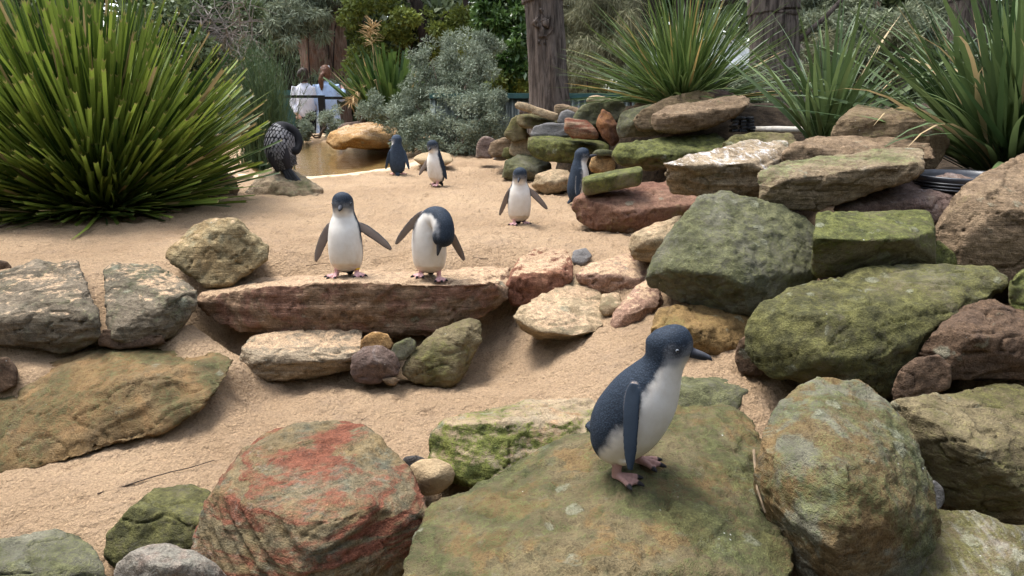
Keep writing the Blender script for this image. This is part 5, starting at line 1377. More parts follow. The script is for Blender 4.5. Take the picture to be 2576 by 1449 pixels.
# gum with several stems behind the two women
tree('reddish many-stemmed gum tree behind the two women', (820, 260), 16.0, [(830, 250), (812, 170), (802, 90), (800, 0), (806, -60)], [.38, .34, .30, .30, .28], M_BARKR, crown_ring(5.6, 2.8, 10, 7, 1.2), 'grey', 8, foot_z=-.65, per=130, leaf_size=.16,
     extra_trunks=(([(855, 250), (848, 150), (850, 60), (862, -40)], [.22, .20, .18, .16]), ([(762, 240), (775, 150), (750, 60), (712, -40)], [.10, .10, .10, .09]), ([(870, 230), (872, 120), (866, 20), (860, -40)], [.07, .06, .06, .05])))
tree('dark leaning tree with yellow-green foliage above the flax clump', (1075, 220), 14.0, [(1072, 200), (1076, 130), (1070, 70), (1056, 20), (1040, -40)], [.14, .12, .11, .10, .09], M_BARKD,
     [(-1.2, .2, 2.05, .50), (-.75, .1, 2.2, .48), (-.35, -.3, 2.35, .45), (.5, -.2, 2.15, .5), (.15, .3, 2.5, .5), (-1.0, -.2, 2.55, .5), (.8, .2, 2.45, .5), (0, 0, 3.4, 1.1), (-1, .3, 3.5, 1.1)], 'yellow', 9, foot_z=-.65, per=420, leaf_size=.075, aspect=.5, droop=.1,
     limbs=(([(1060, 60, 14), (1010, 50, 13.9), (960, 62, 13.8), (935, 50, 13.8)], .05, .015), ([(1072, 110, 14), (1100, 60, 14), (1130, 30, 14)], .05, .02), ([(1020, 140, 14.2), (1035, 70, 14.2), (1045, 10, 14.2)], .10, .08)))
tree('pale smooth gum trunk far behind the furrowed one', (2000, 220), 17.0, [(2000, 210), (1996, 120), (1992, 50), (1988, -30)], [.20, .19, .18, .17], M_BARKP, crown_ring(5.5, 2.4, 8, 11, 1.1), 'grey', 12, foot_z=-.65, per=110, leaf_size=.15)
tree('dark trunk behind the left half of the middle tussock', (1600, 220), 13.0, [(1610, 210), (1612, 120), (1614, 40), (1618, -40)], [.24, .22, .21, .2], M_BARKD, crown_ring(5.2, 2.6, 9, 13, 1.2), 'dark', 14, foot_z=-.65, per=130, leaf_size=.14)
tree('dark trunk behind the right half of the middle tussock', (1700, 220), 13.6, [(1705, 210), (1708, 120), (1712, 40), (1718, -40)], [.20, .19, .18, .17], M_BARKD, crown_ring(5.2, 2.6, 9, 15, 1.2), 'dark', 16, foot_z=-.65, per=130, leaf_size=.14,
     limbs=(([(1712, 60, 13.4), (1760, 20, 13.3), (1830, 5, 13.2), (1900, -15, 13.1)], .07, .04),))
tree('slim pale gum trunk above the grey-green shrub', (1020, 180), 19.0, [(1020, 180), (1030, 100), (1038, 40), (1046, -30)], [.16, .15, .14, .12], M_BARKP, crown_ring(5.6, 2.2, 7, 17, 1.1), 'grey', 18, foot_z=-.65, per=110, leaf_size=.15)
# thickets
def thicket(label, blobs, per, leaf, size, aspect, seed, droop=.2, name='bush', sub=8, twig=True, r0=.03, bark=None):
    c = blobs[len(blobs) // 2]
    base = at(*c[:3]); base.z = -.65
    return shrub(name, label, base, blobs, per, size, aspect, LEAF[leaf], seed, twig, droop, cat='bush', bark=bark or M_BARKD, sub=sub, r0=r0)
def band(x0, x1, y0, y1, d0, d1, n, r, seed):
    rg = np.random.default_rng(seed)
    return [(rg.uniform(x0, x1), rg.uniform(y0, y1), rg.uniform(d0, d1), r * rg.uniform(.7, 1.25)) for _ in range(n)]
thicket('dark shrubbery behind the huge cut grass clump', band(330, 560, -20, 190, 10, 12, 9, .55, 1), 260, 'dark', .10, .4, 41)
thicket('grey drooping gum foliage in front of the direction sign', band(600, 780, -30, 90, 13, 14, 7, .45, 2) + [(690, 130, 14, .35), (720, 180, 14.2, .35)], 230, 'grey', .13, .16, 42, droop=1.0)
thicket('grey drooping gum foliage around the gum stems', band(760, 900, -30, 70, 15, 15.5, 5, .42, 3) + [(700, 60, 15, .4), (790, 215, 14.5, .30), (850, 230, 14.6, .26)], 230, 'grey', .13, .16, 43, droop=1.0)
thicket('bright glossy green bush left of the knotty trunk', [(1275, 60, 11, .28), (1225, 40, 11, .28), (1300, 110, 10.8, .26), (1320, 40, 11, .26), (1262, 150, 10.8, .22), (1305, 190, 10.8, .26), (1260, 5, 11, .30), (1210, 90, 11.3, .2)], 200, 'glossy', .10, .42, 44, droop=.6)
thicket('low yellow-green bush behind the fence by the knotty trunk', band(1260, 1335, 170, 215, 10.5, 11, 4, .25, 5), 260, 'yellow', .05, .5, 45)
thicket('hanging brownish needle foliage right of the knotty trunk', band(1430, 1570, -20, 200, 10, 11.5, 11, .36, 6), 330, 'needle', .12, .07, 46, droop=1.6)
thicket('fine grey-green foliage above the grey shed', band(2010, 2390, -20, 170, 9.5, 11.5, 18, .40, 7), 340, 'grey', .075, .28, 47, droop=.5)
thicket('needle-leaved bush behind the smaller strap-leaved clump', band(2050, 2260, 100, 210, 9.0, 9.8, 6, .30, 8), 300, 'needle', .10, .10, 48, droop=.9)
thicket('dark bush filling the gap at the right edge', band(2380, 2640, 60, 330, 7, 8.5, 12, .40, 9), 260, 'dark', .09, .35, 49)
thicket('pale flowering bush beside the middle tussock', band(1560, 1630, 150, 220, 7.6, 8.2, 4, .14, 10) + [(1870, 200, 7.4, .16), (1900, 240, 7.3, .14)], 160, 'grey', .04, .4, 50)
# bare grey twigs upper left
rg = np.random.default_rng(60)
tw = empty('bare_shrub', at(560, 230, 10.5))
tw.location.z = -.2
tag(tw, 'tangle of bare grey twigs left of the direction sign', 'shrub')
M_GREYTW = plain('grey_twig', (0.20, 0.17, 0.145), 0.9, 0.3, 30)
for k in range(14):
    s = at(rg.uniform(520, 640), rg.uniform(120, 200), 10.5); e = at(rg.uniform(440, 640), rg.uniform(-30, 60), 10.3 + rg.normal() * .3)
    pts = [s - tw.location]
    for i in range(1, 7):
        pts.append(s.lerp(e, i / 6) + Vector(rg.normal(0, .05, 3)) - tw.location)
    m = MB().tube(pts, [.016 - .0018 * i for i in range(7)], 5)
    for j in range(16):
        q = pts[int(rg.integers(1, 7))]
        d = Vector(rg.normal(0, 1, 3)); d.y *= .4; d.z *= .5
        m.tube([q, q + d * .13, q + d * .22 + Vector(rg.normal(0, .04, 3))], [.006, .005, .003], 4)
    m.build('branch', M_GREYTW, tw)
# the wood beyond
rg = np.random.default_rng(77)
n = 680
xs = rg.uniform(-17, 17, n); ys = rg.uniform(18.5, 25, n); zs = rg.uniform(-.6, 5.0, n)
P, O = clumps(rg, np.stack([xs, ys, zs], 1), rg.uniform(.5, 1.15, n), 190, .85)
tn = np.repeat(rg.random(n), 190) * .7 + rg.random(len(P)) * .3
wood = foliage(None, LEAF['dark'], foliage_geo(rg, P, .26, .6, O * .4, .2, tn), 'distant_wood')
tag(wood, 'dark mass of leaves of the wood behind everything', 'wood')

# unseen leaf ring added beside and behind the camera to cut low sky light
n = 260
an = rg.uniform(math.radians(140), math.radians(400), n); rr_ = rg.uniform(7.5, 13, n)
C_ = np.stack([rr_ * np.cos(an), 1.5 + rr_ * np.sin(an), rg.uniform(-.3, 6.5, n)], 1)
keep = np.array([not (c[1] > 0.9 * abs(c[0]) * 1.1) for c in C_])
C_ = C_[keep]
P, O = clumps(rg, C_, rg.uniform(.8, 1.6, len(C_)), 110, .85)
tag(foliage(None, LEAF['dark'], foliage_geo(rg, P, .45, .6, O * .4, .2, rg.random(len(P))), 'unseen_wood_ring'), 'unseen leaf clumps added round the camera to block the low sky', 'wood')
for k, (x_, d_, r_, lean, lab) in enumerate(((455, 17, .10, 30, 'slim dark trunk above the cut grass clump'), (665, 16.5, .06, -20, 'slim pale trunk by the direction sign'), (905, 18, .09, 15, 'slim trunk left of the yellow-green tree'), (1190, 17, .07, -18, 'slim trunk between the yellow-green tree and the glossy bush'), (1480, 16, .08, 25, 'slim trunk right of the knotty trunk'), (2210, 15, .09, -30, 'slim trunk above the smaller strap-leaved clump'))):
    tree(lab, (x_, 220), d_, [(x_, 220), (x_ + lean * .3, 120), (x_ + lean * .8, 30), (x_ + lean, -60)], [r_, r_ * .9, r_ * .8, r_ * .75], (M_BARKD, M_BARKP, M_BARKR)[k % 3], None, seed=70 + k, foot_z=-.65)

# ------------------------------------------------------------------ fences, sheds, sign, rail
M_FENCE = plain('fence_grey_green_steel', (0.165, 0.19, 0.175), 0.5, 0.12, 8, 0.0, 0.4)
M_TEAL = plain('fence_teal_rail', (0.045, 0.12, 0.115), 0.45, 0.2, 12, 0.0, 0.4)
M_WIRE = plain('galvanised_wire', (0.32, 0.33, 0.33), 0.5, 0.2)
M_BLACK = plain('black_paint', (0.010, 0.010, 0.011), 0.45, 0.2)
M_BOARD = plain('dark_stained_timber', (0.030, 0.027, 0.028), 0.8, 0.5, 9, 0.4)
fb = at(1085, 395, 8.75); fb.z = -.12
fe = at(1600, 395, 8.75)
fence = empty('corrugated_fence', fb)
tag(fence, 'low grey-green corrugated steel fence with a teal top rail behind the far pile', 'fence')
pw, ztop = (fe.x - fb.x) / 3, at(1300, 243, 8.75).z + .12
for k in range(3):
    xs = np.linspace(k * pw + .004, (k + 1) * pw - .004, 150)
    ph = xs / .068 * 2 * math.pi
    y0 = .013 * np.tanh(2.2 * np.sin(ph)) + (.02 if k == 1 else 0.0)
    vs = np.concatenate([np.stack([xs, y0, np.full(150, 0.)], 1), np.stack([xs, y0, np.full(150, ztop)], 1)])
    i = np.arange(149)
    me = mesh_np('panel', vs, np.stack([i, i + 1, i + 151, i + 150], 1), True)
    o = link('panel', me, fence, M_FENCE)
    md = o.modifiers.new('thick', 'SOLIDIFY'); md.thickness = .003
MB().box((1.5 * pw, 0, ztop + .012), (3 * pw, .07, .055)).build('rail', M_TEAL, fence)
for k in range(5):
    z = .08 + k * .14
    MB().tube([(0, -.05, z), (1.5 * pw, -.052, z - .004), (3 * pw, -.05, z)], .0016, 4).build('wire', M_WIRE, fence)
# teal rail fence left of the women
o = at(590, 240, 13.6)
r = empty('teal_fence', Vector((o.x, o.y, -.64)))
tag(r, 'teal railed fence panel behind the reed clump', 'fence')
w = at(745, 240, 13.6).x - o.x
MB().box((w / 2, 0, at(600, 234, 13.6).z + .64), (w, .05, .10)).build('rail', M_TEAL, r)
xs = np.linspace(0, w, 120); y0 = .012 * np.tanh(2.2 * np.sin(xs / .08 * 6.283)) + .01
i = np.arange(119)
link('panel', mesh_np('panel', np.concatenate([np.stack([xs, y0, xs * 0], 1), np.stack([xs, y0, xs * 0 + at(600, 240, 13.6).z + .60], 1)]), np.stack([i, i + 1, i + 121, i + 120], 1)), r, M_TEAL)
# black handrail
p0, p1 = at(690, 243, 12.45), at(900, 247, 12.45)
r = empty('handrail', Vector((p0.x, p0.y, -.64)))
tag(r, 'black metal handrail in front of the two women', 'handrail')
zt = p0.z + .64
px_ = at(803, 245, 12.45).x - p0.x
MB().box(((px_ - .02) / 2, 0, zt), (px_ - .02, .045, .045)).build('rail', M_BLACK, r)
MB().box(((px_ + .09 + p1.x - p0.x) / 2, 0, zt - .022), (p1.x - p0.x - px_ - .09, .045, .045)).build('rail', M_BLACK, r)
MB().box((px_ + .035, .0, (zt + .02) / 2), (.10, .08, zt + .02)).build('post', M_BLACK, r)
MB().box((.02, .0, (zt - .03) / 2), (.05, .05, zt - .03)).build('post', M_BLACK, r)
# dark timber fence of horizontal boards
p0, p1 = at(860, 90, 20.5), at(1330, 90, 20.5)
r = empty('timber_fence', Vector((p0.x, p0.y, -.65)))
tag(r, 'dark stained fence of horizontal boards behind the flax clump', 'fence')
W_, top = p1.x - p0.x, at(1000, 86, 20.5).z + .65
nb = int(top / .19)
for k in range(nb):
    MB().box((W_ / 2, .012 * (k % 2), top - .095 - k * .19), (W_, .03, .172)).build('board', M_BOARD, r)
for k in range(4):
    MB().box((W_ * (k + .1) / 3.4, .07, top / 2), (.10, .09, top)).build('post', M_BOARD, r)
# white-roofed shed
M_ROOFW = plain('white_corrugated_roof', (0.62, 0.64, 0.64), 0.5, 0.08, 4, 0.0, 0.4)
M_SHED = plain('grey_painted_wall', (0.085, 0.085, 0.095), 0.7, 0.15, 6)
M_PAPER = plain('paper_notice', (0.30, 0.30, 0.31), 0.7, 0.2, 18)
a, b = at(1655, 118, 17.5), at(1872, 118, 17.5)
r = empty('shed', Vector((a.x, a.y, -.65)))
tag(r, 'shed with a white corrugated roof beyond the middle tussock', 'shed')
zr0, zr1 = at(1700, 165, 17.5).z + .65, at(1700, 78, 17.5).z + .65
w = b.x - a.x
xs = np.linspace(-.6, w + .4, 160); wv = .018 * np.sin(xs / .09 * 6.283)
i = np.arange(159)
link('roof', mesh_np('roof', np.concatenate([np.stack([xs, xs * 0 - .2, wv + zr0], 1), np.stack([xs, xs * 0 + 1.5, wv + zr1], 1)]), np.stack([i, i + 1, i + 161, i + 160], 1)), r, M_ROOFW)
MB().box((w / 2, .75, zr0 / 2 - .05), (w + .6, 1.4, zr0 - .1)).build('wall', M_SHED, r)
MB().box((w / 2, -.22, zr0 - .03), (w + 1.0, .04, .10)).build('gutter', M_ROOFW, r)
# grey shed with notices
a, b = at(1992, 235, 12.6), at(2370, 235, 12.6)
r = empty('shed', Vector((a.x, a.y, -.65)))
tag(r, 'grey-walled shed with pale notices behind the smaller strap-leaved clump', 'shed')
w = b.x - a.x
zt = at(2000, 193, 12.6).z + .65
MB().box((w / 2, .8, zt / 2), (w, 1.6, zt)).build('wall', M_SHED, r)
MB().box((w / 2, .7, zt + .06), (w + .35, 2.0, .10)).build('roof', M_ROOFW, r)
for q in ((2046, 236, .30, .26), (2020, 268, .12, .16), (2085, 262, .16, .12)):
    c = at(q[0], q[1], 12.59) - r.location
    n = MB().box((c.x, -.008, c.z), (q[2], .012, q[3])).build('notice', M_PAPER, r)
    for k in range(3):
        MB().box((c.x + .02 * (k - 1), -.016, c.z + q[3] * (.25 - .25 * k)), (q[2] * .5, .003, .018)).build('print', M_SHED, n)
# wire mesh fence low at the right
p0, p1 = at(1895, 268, 7.0), at(2120, 268, 7.0)
r = empty('mesh_fence', p0)
tag(r, 'low galvanised wire mesh fence behind the white log', 'fence')
m = MB()
w, h = p1.x - p0.x, .10
for k in range(int(w / .03)): m.tube([(k * .03, 0, -.5), (k * .03, 0, 0)], .0017, 4)
for k in range(14): m.tube([(0, .003, -k * .035), (w, .003, -k * .035)], .0017, 4)
tag(m.build('mesh', M_WIRE, r), kind='stuff')
MB().tube([(0, 0, 0.004), (w, 0, .004)], .006, 6).build('rail', M_WIRE, r)
# direction sign
M_MINT = plain('pale_mint_sign_board', (0.30, 0.40, 0.36), 0.6, 0.08, 5)
M_TXT = plain('sign_lettering', (0.05, 0.08, 0.075), 0.7, 0.1)
c = at(640, 120, 14.6)
r = empty('direction_sign', Vector((c.x, c.y, -.65)))
tag(r, 'pale mint direction sign with stacked pointed boards behind the reeds', 'sign')
s_ = 14.6 / F_PX
MB().tube([(0, .06, 0), (0, .06, at(640, 70, 14.6).z + .65)], .05, 10).build('post', M_TEAL, r)
rg = np.random.default_rng(5)
for k, y in enumerate((92, 112, 132, 152)):
    z = at(640, y, 14.6).z + .65
    w, h = 52 * s_ * (1 - .02 * k), 8.2 * s_
    pt = .06
    vs = [(-w, 0, -h), (w, 0, -h), (w + pt, 0, 0), (w, 0, h), (-w, 0, h), (-w - pt, 0, 0)]
    vv = [(x, y_, zz + z) for y_ in (-.02, .02) for x, _, zz in vs]
    b = MB().add(vv, [(0, 1, 2, 3, 4, 5), (11, 10, 9, 8, 7, 6)] + [(j, (j + 1) % 6 + 0, (j + 1) % 6 + 6, j + 6)[::-1] for j in range(6)]).build('board', M_MINT, r)
    m = MB()
    x = -w * .8
    while x < w * .75:                                   # worn lettering, too blurred to read
        ww = rg.uniform(.03, .07)
        m.box((x + ww / 2, -.024, z + rg.uniform(-.01, .01)), (ww, .004, rg.uniform(.03, .06)))
        x += ww + rg.uniform(.015, .06)
    m.build('lettering', M_TXT, b)

# ------------------------------------------------------------------ small things on and behind the pile
M_TUB = plain('black_plastic', (0.022, 0.024, 0.030), 0.38, 0.3, 30, 0.1, 0.5)
c = at(2425, 440, 3.02)
t0 = empty('plastic_tub', c)
tag(t0, 'shallow black plastic tub behind the sloping slab', 'tub')
prof = [(.02, -.055), (.13, -.055), (.150, -.045), (.162, -.015), (.168, .0), (.176, .004), (.180, .0), (.178, -.012), (.168, -.045), (.150, -.075), (.02, -.078)]
n = 48
vs = [(r_ * math.cos(2 * math.pi * k / n) * 1.05, r_ * math.sin(2 * math.pi * k / n), z_) for r_, z_ in prof for k in range(n)]
fs = [(i * n + k, i * n + (k + 1) % n, (i + 1) * n + (k + 1) % n, (i + 1) * n + k) for i in range(len(prof) - 1) for k in range(n)]
MB().add(vs, fs + [tuple(range(n)), tuple(reversed(range((len(prof) - 1) * n, len(prof) * n)))]).build('basin', M_TUB, t0, True)
for z_ in (-.022, -.034, -.046):
    MB().tube([(.176 * 1.05 * math.cos(2 * math.pi * k / 40), .176 * math.sin(2 * math.pi * k / 40), z_) for k in range(41)], .004, 6).build('rib', M_TUB, t0, True)
M_LOG = bark_material('bleached_wood', (0.55, 0.50, 0.42), (0.68, 0.64, 0.57), (0.48, 0.42, 0.33), 12.0, 0.3)
P = [at(1884, 326, 4.9), at(1950, 326, 4.8), at(2010, 327, 4.75), at(2072, 325, 4.7)]
o = MB().tube([p - P[0] for p in P], [.019, .022, .021, .019], 14).build('log', M_LOG, None, True)
o.location = P[0]; tag(o, 'bleached white log lying behind the whitened slab', 'log')
P = [at(1893, 292, 6.0), at(1906, 282, 5.95), at(1918, 272, 5.9)]
o = MB().tube([p - P[0] for p in P], [.025, .028, .026], 12).build('log', M_LOG, None, True)
o.location = P[0]; tag(o, 'short pale log end beside the furrowed trunk', 'log')
# black slates stacked under the pointed rock
sb = at(1868, 332, 4.62)
r = empty('slate_stack', sb)
tag(r, 'stack of glossy black slates beside the long pointed tan rock', 'slates')
rg = np.random.default_rng(9)
for k in range(5):
    for j in range(3):
        w_ = rg.uniform(.03, .05)
        mb = MB().box((0, 0, 0), (w_, .06, .016), Matrix.Rotation(rg.normal() * .25, 3, 'Z') @ Matrix.Rotation(rg.normal() * .08, 3, 'Y'))
        s_o = mb.build('slate', M_TUB, r)
        s_o.location = (-.05 + j * .043 + rg.normal() * .004, rg.normal() * .01, .008 + k * .0185)
        bv = s_o.modifiers.new('bev', 'BEVEL'); bv.width = .004; bv.segments = 2
# twigs and dry leaves
M_STICK = plain('dry_stick', (0.085, 0.06, 0.042), 0.9, 0.4, 60, 0.3)
M_STICKP = plain('pale_dry_stick', (0.16, 0.115, 0.07), 0.9, 0.3, 60, 0.3)
def twig(label, pts, r_, mat=M_STICK, sand=True, lift=.004):
    P = []
    for q in pts:
        P.append(sand_hit(q[0], q[1]) + Vector((0, 0, lift)) if len(q) == 2 else at(*q))
    o = MB().tube([p - P[0] for p in P], [r_ * (1 - .5 * i / len(P)) for i in range(len(P))], 6).build('twig', mat, None, True)
    o.location = P[0]
    tag(o, label, 'twig')
twig('long thin dark twig lying on the lower sand', [(245, 1245), (310, 1228), (370, 1208), (430, 1190), (482, 1178), (540, 1160)], .0026, lift=.003)
twig('short dark twig left of the first ledge penguin', [(770, 672), (800, 668), (838, 664)], .0018, lift=.004)
twig('thin twig on the sand below the rough red rock', [(1560, 658), (1600, 664), (1640, 660), (1680, 655)], .0018, lift=.004)
twig('pale dry stick in the crack beside the oval boulder', [(1896, 1132, 1.72), (1900, 1180, 1.66), (1905, 1230, 1.60), (1925, 1290, 1.55)], .0035, M_STICKP)
twig('dark twig under the left edge of the grass clump', [(0, 575), (40, 560), (75, 540)], .006, lift=.01)
twig('scrap of dry twig near the preening penguin', [(1190, 650), (1225, 655), (1250, 652)], .0016, lift=.004)
# single loose green leaf on the sand
for lab, pts, w in (('fallen green leaf lying on the sand below the grass clump', [(258, 538), (240, 560), (215, 585), (180, 606)], .014),):
    P = [(sand_hit(*q) + Vector((0, 0, .03 - .008 * i)) if len(q) == 2 else at(*q)) for i, q in enumerate(pts)]
    V, F, C = [], [], []
    for i, p in enumerate(P):
        t_ = (P[min(i + 1, 3)] - P[max(i - 1, 0)]).normalized(); sd = t_.cross(Vector((0, -.5, 1))).normalized() * w * (1, 1, .8, .1)[i]
        V += [tuple(p - sd - P[0]), tuple(p - P[0] + Vector((0, 0, -.003))), tuple(p + sd - P[0])]; C += [(.95, .3, 0)] * 3
    for i in range(3):
        for k in (0, 1): F.append((i * 3 + k, i * 3 + k + 1, i * 3 + k + 4, i * 3 + k + 3))
    me = mesh_np('fallen_leaf', np.array(V), F); vcol(me, 'tone', np.array(C))
    o = link('fallen_leaf', me, None, M_CUT); o.location = P[0]; tag(o, lab, 'leaf')

# ------------------------------------------------------------------ people on the path behind
SKIN = (0.52, 0.31, 0.22)
M_SKIN = plain('skin', SKIN, 0.55, 0.06, 20, 0, 0.3)
def cloth(name, col, pat=None):
    t = NT(name)
    tc = t.node('ShaderNodeTexCoord').outputs['Object']
    n = t.noise(tc, 5.0, 4.0, 0.6)
    c = t.mix(t.ramp(n, .3, .7), tuple(q * .88 for q in col), col)
    if pat: c = t.mix(t.ramp(t.noise(tc, 22.0, 3.0, .6), .5, .56), c, pat)
    t.set(color=c, rough=.85, spec=.15, normal=t.bump(t.noise(t.scale(tc, (1, 1, .35)), 9.0, 4.0), .7, .05))
    return t.m
def lerp3(a, b, t_): return tuple(a[i] + (b[i] - a[i]) * t_ for i in range(3))
def tubek(pts, rad, n=24, m=18, front=(0, -1, 0)):
    return Loft([(*p, r[0], r[1], i) if hasattr(r, '__len__') else (*p, r, r, i) for i, (p, r) in enumerate(zip(pts, rad))], front, n, m)
def person(label, px, py_head, d, height, rz, shirt, legs_mat, hair, hairstyle, arms, skirt=None):
    top = at(px, py_head, d)
    loc = Vector((top.x, top.y, top.z - height))
    k = height / 1.66
    root = empty('person', loc, rz)
    tag(root, label, 'person')
    one = lambda lf: (lf.v * k, lf.f, np.ones((len(lf.v), 3)))
    # body: back of the figure towards -Y
    cm = [one(tubek([(0, 0, .84), (0, 0, .92), (0, -.01, 1.05), (0, -.01, 1.2), (0, -.005, 1.32), (0, 0, 1.39)], [(.15, .10), (.17, .12), (.135, .10), (.16, .11), (.17, .095), (.07, .06)])),
          one(tubek([(0, 0, 1.34), (0, .005, 1.42), (0, .01, 1.46)], [.062, .052, .055])),
          one(tubek([(0, .01, 1.425), (0, .012, 1.46), (0, .01, 1.52), (0, .005, 1.585), (0, 0, 1.635), (0, 0, 1.66)], [(.045, .05), (.062, .075), (.074, .092), (.074, .094), (.052, .066), (.01, .01)]))]
    nose = tubek([(0, .085, 1.525), (0, .108, 1.505), (0, .098, 1.495)], [.012, .014, .008], 8, 8); cm.append(one(nose))
    for sg in (-1, 1):
        ear = tubek([(sg * .073, 0, 1.50), (sg * .082, -.005, 1.525), (sg * .076, -.005, 1.55)], [(.006, .014), (.008, .018), (.005, .010)], 8, 8); cm.append(one(ear))
        cm.append(one(tubek([(sg * .085, 0, .90), (sg * .09, .0, .70), (sg * .088, .005, .48), (sg * .085, -.01, .30), (sg * .085, -.01, .09), (sg * .085, .0, .05)], [.088, .082, .056, .056, .038, .040])))
        cm.append(one(tubek([(sg * .085, -.03, .04), (sg * .088, .05, .035), (sg * .095, .13, .028), (sg * .097, .17, .025)], [(.036, .035), (.042, .032), (.045, .024), (.02, .012)], 12, 12)))
        sh, el, wr, hd = arms[0 if sg < 0 else 1]
        cm.append(one(tubek([sh, lerp3(sh, el, .5), el, lerp3(el, wr, .5), wr], [.048, .043, .037, .034, .025])))
        dv = Vector(hd).normalized()
        cm.append(one(tubek([wr, tuple(Vector(wr) + dv * .045), tuple(Vector(wr) + dv * .09)], [(.024, .018), (.038, .018), (.032, .014)], 10, 12)))
        sdv = dv.orthogonal().normalized()
        for f in range(4):
            b0 = Vector(wr) + dv * .085 + sdv * (-.026 + .0175 * f)
            ln = (.055, .068, .064, .05)[f]
            cm.append(one(tubek([tuple(b0), tuple(b0 + dv * ln * .5 + dv.cross(sdv) * .010), tuple(b0 + dv * ln * .8 + dv.cross(sdv) * .03)], [.0095, .009, .007], 8, 8)))
        tb = Vector(wr) + dv * .025 + sdv * .034
        cm.append(one(tubek([tuple(tb), tuple(tb + (dv + sdv * .9).normalized() * .03), tuple(tb + (dv * 1.2 + sdv * .5).normalized() * .058)], [.012, .011, .008], 8, 8)))
    link('body', union(cm, .0085, 2, 'body'), root, M_SKIN)
    # loose shirt with sleeves
    cm = [one(tubek([(0, 0, .86), (0, 0, .93), (0, -.015, 1.08), (0, -.015, 1.22), (0, -.005, 1.33), (0, 0, 1.385), (0, .003, 1.42)], [(.155, .125), (.168, .135), (.160, .13), (.165, .125), (.160, .108), (.10, .075), (.062, .058)], 40, 40))]
    for sg in (-1, 1):
        sh, el, wr, hd = arms[0 if sg < 0 else 1]
        cm.append(one(tubek([lerp3(sh, el, -.12), lerp3(sh, el, .4), el, lerp3(el, wr, .55), lerp3(el, wr, .9)], [.060, .062, .058, .052, .042])))
    me = union(cm, .011, 2, 'shirt')
    co, no = get_co(me), get_no(me)
    set_co(me, co + no * (.012 * fbm(co * np.array((9, 9, 4)) + px, 3))[:, None])
    link('shirt', me, root, shirt)
    cm = []
    if skirt is not None:
        cm = [one(tubek([(0, 0, .98), (0, 0, .9), (0, 0, .7), (0, 0, .5), (0, 0, .38)], [(.16, .12), (.19, .15), (.21, .17), (.23, .19), (.24, .20)], 30, 36))]
        link('skirt', union(cm, .012, 1, 'skirt'), root, skirt)
    else:
        cm = [one(tubek([(0, 0, .82), (0, 0, .9), (0, 0, 1.0)], [(.165, .115), (.18, .13), (.15, .11)], 16, 24))]
        for sg in (-1, 1): cm.append(one(tubek([(sg * .085, 0, .92), (sg * .09, 0, .70), (sg * .088, .005, .48), (sg * .085, -.008, .30), (sg * .085, -.008, .08)], [.102, .092, .072, .066, .058])))
        link('trousers', union(cm, .012, 2, 'trousers'), root, legs_mat)
    # hair
    cm = [one(tubek([(0, -.035, 1.43), (0, -.030, 1.48), (0, -.018, 1.54), (0, -.008, 1.60), (0, -.004, 1.65), (0, -.004, 1.675)], [(.052, .045), (.078, .078), (.085, .092), (.080, .090), (.052, .062), (.01, .01)]))]
    if hairstyle == 'up': cm += [one(tubek([(-.05, -.10, 1.50), (-.04, -.125, 1.55), (-.02, -.115, 1.60), (.0, -.09, 1.63)], [.022, .042, .040, .02])), one(tubek([(-.02, -.105, 1.50), (-.015, -.11, 1.46), (-.01, -.105, 1.41)], [.02, .014, .008]))]
    if hairstyle == 'tail': cm += [one(tubek([(-.01, -.10, 1.54), (-.03, -.145, 1.51), (-.045, -.155, 1.44), (-.05, -.145, 1.36), (-.05, -.135, 1.27)], [.022, .034, .042, .038, .012]))]
    me = union(cm, .009, 1, 'hair')
    co, no = get_co(me), get_no(me)
    set_co(me, co + no * (.006 * fbm(co * np.array((45, 45, 9)), 3))[:, None])
    link('hair', me, root, hair)
    return root, k
M_H1 = plain('dark_brown_hair', (0.030, 0.015, 0.010), 0.5, 0.4, 60, 0.5)
M_H2 = plain('auburn_hair', (0.11, 0.045, 0.022), 0.5, 0.4, 60, 0.5)
M_H3 = plain('black_hair', (0.015, 0.012, 0.011), 0.5, 0.4, 60, 0.5)
M_WSH, M_BSH, M_KSH = cloth('white_cotton', (0.78, 0.78, 0.84)), cloth('pale_blue_cotton', (0.44, 0.57, 0.80)), cloth('black_cotton', (0.02, 0.02, 0.022))
M_TRS, M_SKT = cloth('black_trousers_cloth', (0.012, 0.012, 0.014)), cloth('pale_blue_print', (0.42, 0.52, 0.68), (0.70, 0.74, 0.80))
AD = ((-.165, -.01, 1.33), (-.205, -.03, 1.08), (-.12, -.13, .90), (.5, -.2, -.6))
person('woman in a loose white shirt and black trousers seen from behind, hair clipped up', 763, 171, 12.75, 1.66, 0.0, M_WSH, M_TRS, M_H1, 'up', (AD, ((.165, -.01, 1.33), (.195, .02, 1.08), (.16, .12, .92), (-.1, .4, -.8))))
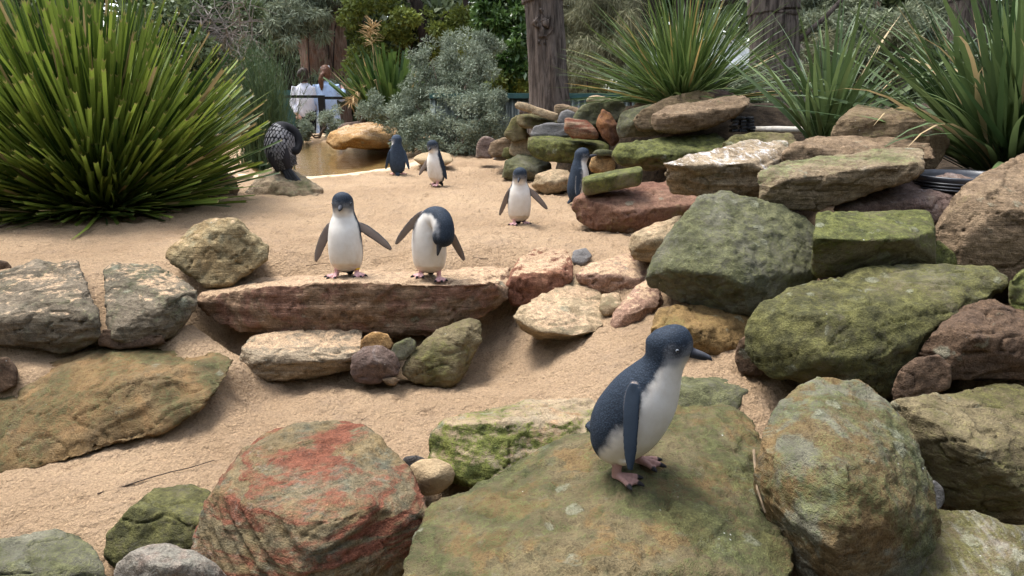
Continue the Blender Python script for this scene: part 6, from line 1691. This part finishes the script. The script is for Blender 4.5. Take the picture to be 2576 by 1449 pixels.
pr, k = person('woman in a pale blue shirt and printed skirt with a long auburn ponytail', 818, 165, 12.75, 1.70, 0.0, M_BSH, M_TRS, M_H2, 'tail', (((-.165, -.01, 1.33), (-.19, .0, 1.08), (-.14, .14, 1.0), (.2, .6, -.3)), ((.165, -.01, 1.33), (.22, .06, 1.13), (.22, .24, 1.28), (-.1, .3, .9))), skirt=M_SKT)
g = MB()
g.tube([(-.075, -.01, 1.625), (-.05, .03, 1.655), (0, .045, 1.66), (.05, .03, 1.655), (.075, -.01, 1.625)], .008, 8)
g.v = [tuple(q * k for q in v) for v in g.v]
o = g.build('sunglasses', M_WIRE, None, True); o.location = pr.location; tag(o, 'sunglasses pushed up on the auburn hair', 'sunglasses')
o = MB().box((.205 * k, .28 * k, 1.42 * k), (.075, .012, .15)).build('phone', M_BLACK, None); o.location = pr.location
tag(o, 'dark phone held up by the woman in pale blue', 'phone')
person('person in black half hidden behind the reed clump', 606, 173, 13.2, 1.66, 0.4, M_KSH, M_TRS, M_H3, 'up', (((-.19, -.01, 1.33), (-.25, .05, 1.08), (-.16, .16, 1.25), (.3, .2, .9)), ((.19, -.01, 1.33), (.25, .02, 1.08), (.20, .12, .92), (-.1, .4, -.8))))

# leaf litter and grit on the sand
rg = np.random.default_rng(91)
n = 1500
px = rg.uniform(-50, 1900, n); py = np.concatenate([rg.uniform(480, 700, n // 2), rg.uniform(860, 1420, n - n // 2)])
pts = []
for a, b_ in zip(px, py):
    q = on_level(a, b_, -0.02 if b_ < 720 else -.33)
    pts.append((q.x, q.y))
pts = np.array(pts)
zz = sand_z(pts[:, 0], pts[:, 1]) + .0015
P = np.concatenate([pts, zz[:, None]], 1)
g = foliage_geo(rg, P, .008, .5, np.array((0, 0, .0)), 0.0)
v = g[0].reshape(-1, 4, 3); v[:, :, 2] = v[:, :1, 2] + (v[:, :, 2] - v[:, :1, 2]) * .25
sc = (0.4 + 1.6 * rg.random(n) ** 3)[:, None, None]
v = v[:, :1] + (v - v[:, :1]) * sc
M_LITTER = leaf_material('leaf_litter', (0.030, 0.022, 0.016), (0.22, 0.15, 0.09), None, 0.9, 0.0, 0.1)
lit = foliage(None, M_LITTER, (v.reshape(-1, 3), g[1], g[2]), 'leaf_litter')
tag(lit, 'specks of leaf litter and grit scattered over the sand', 'litter')
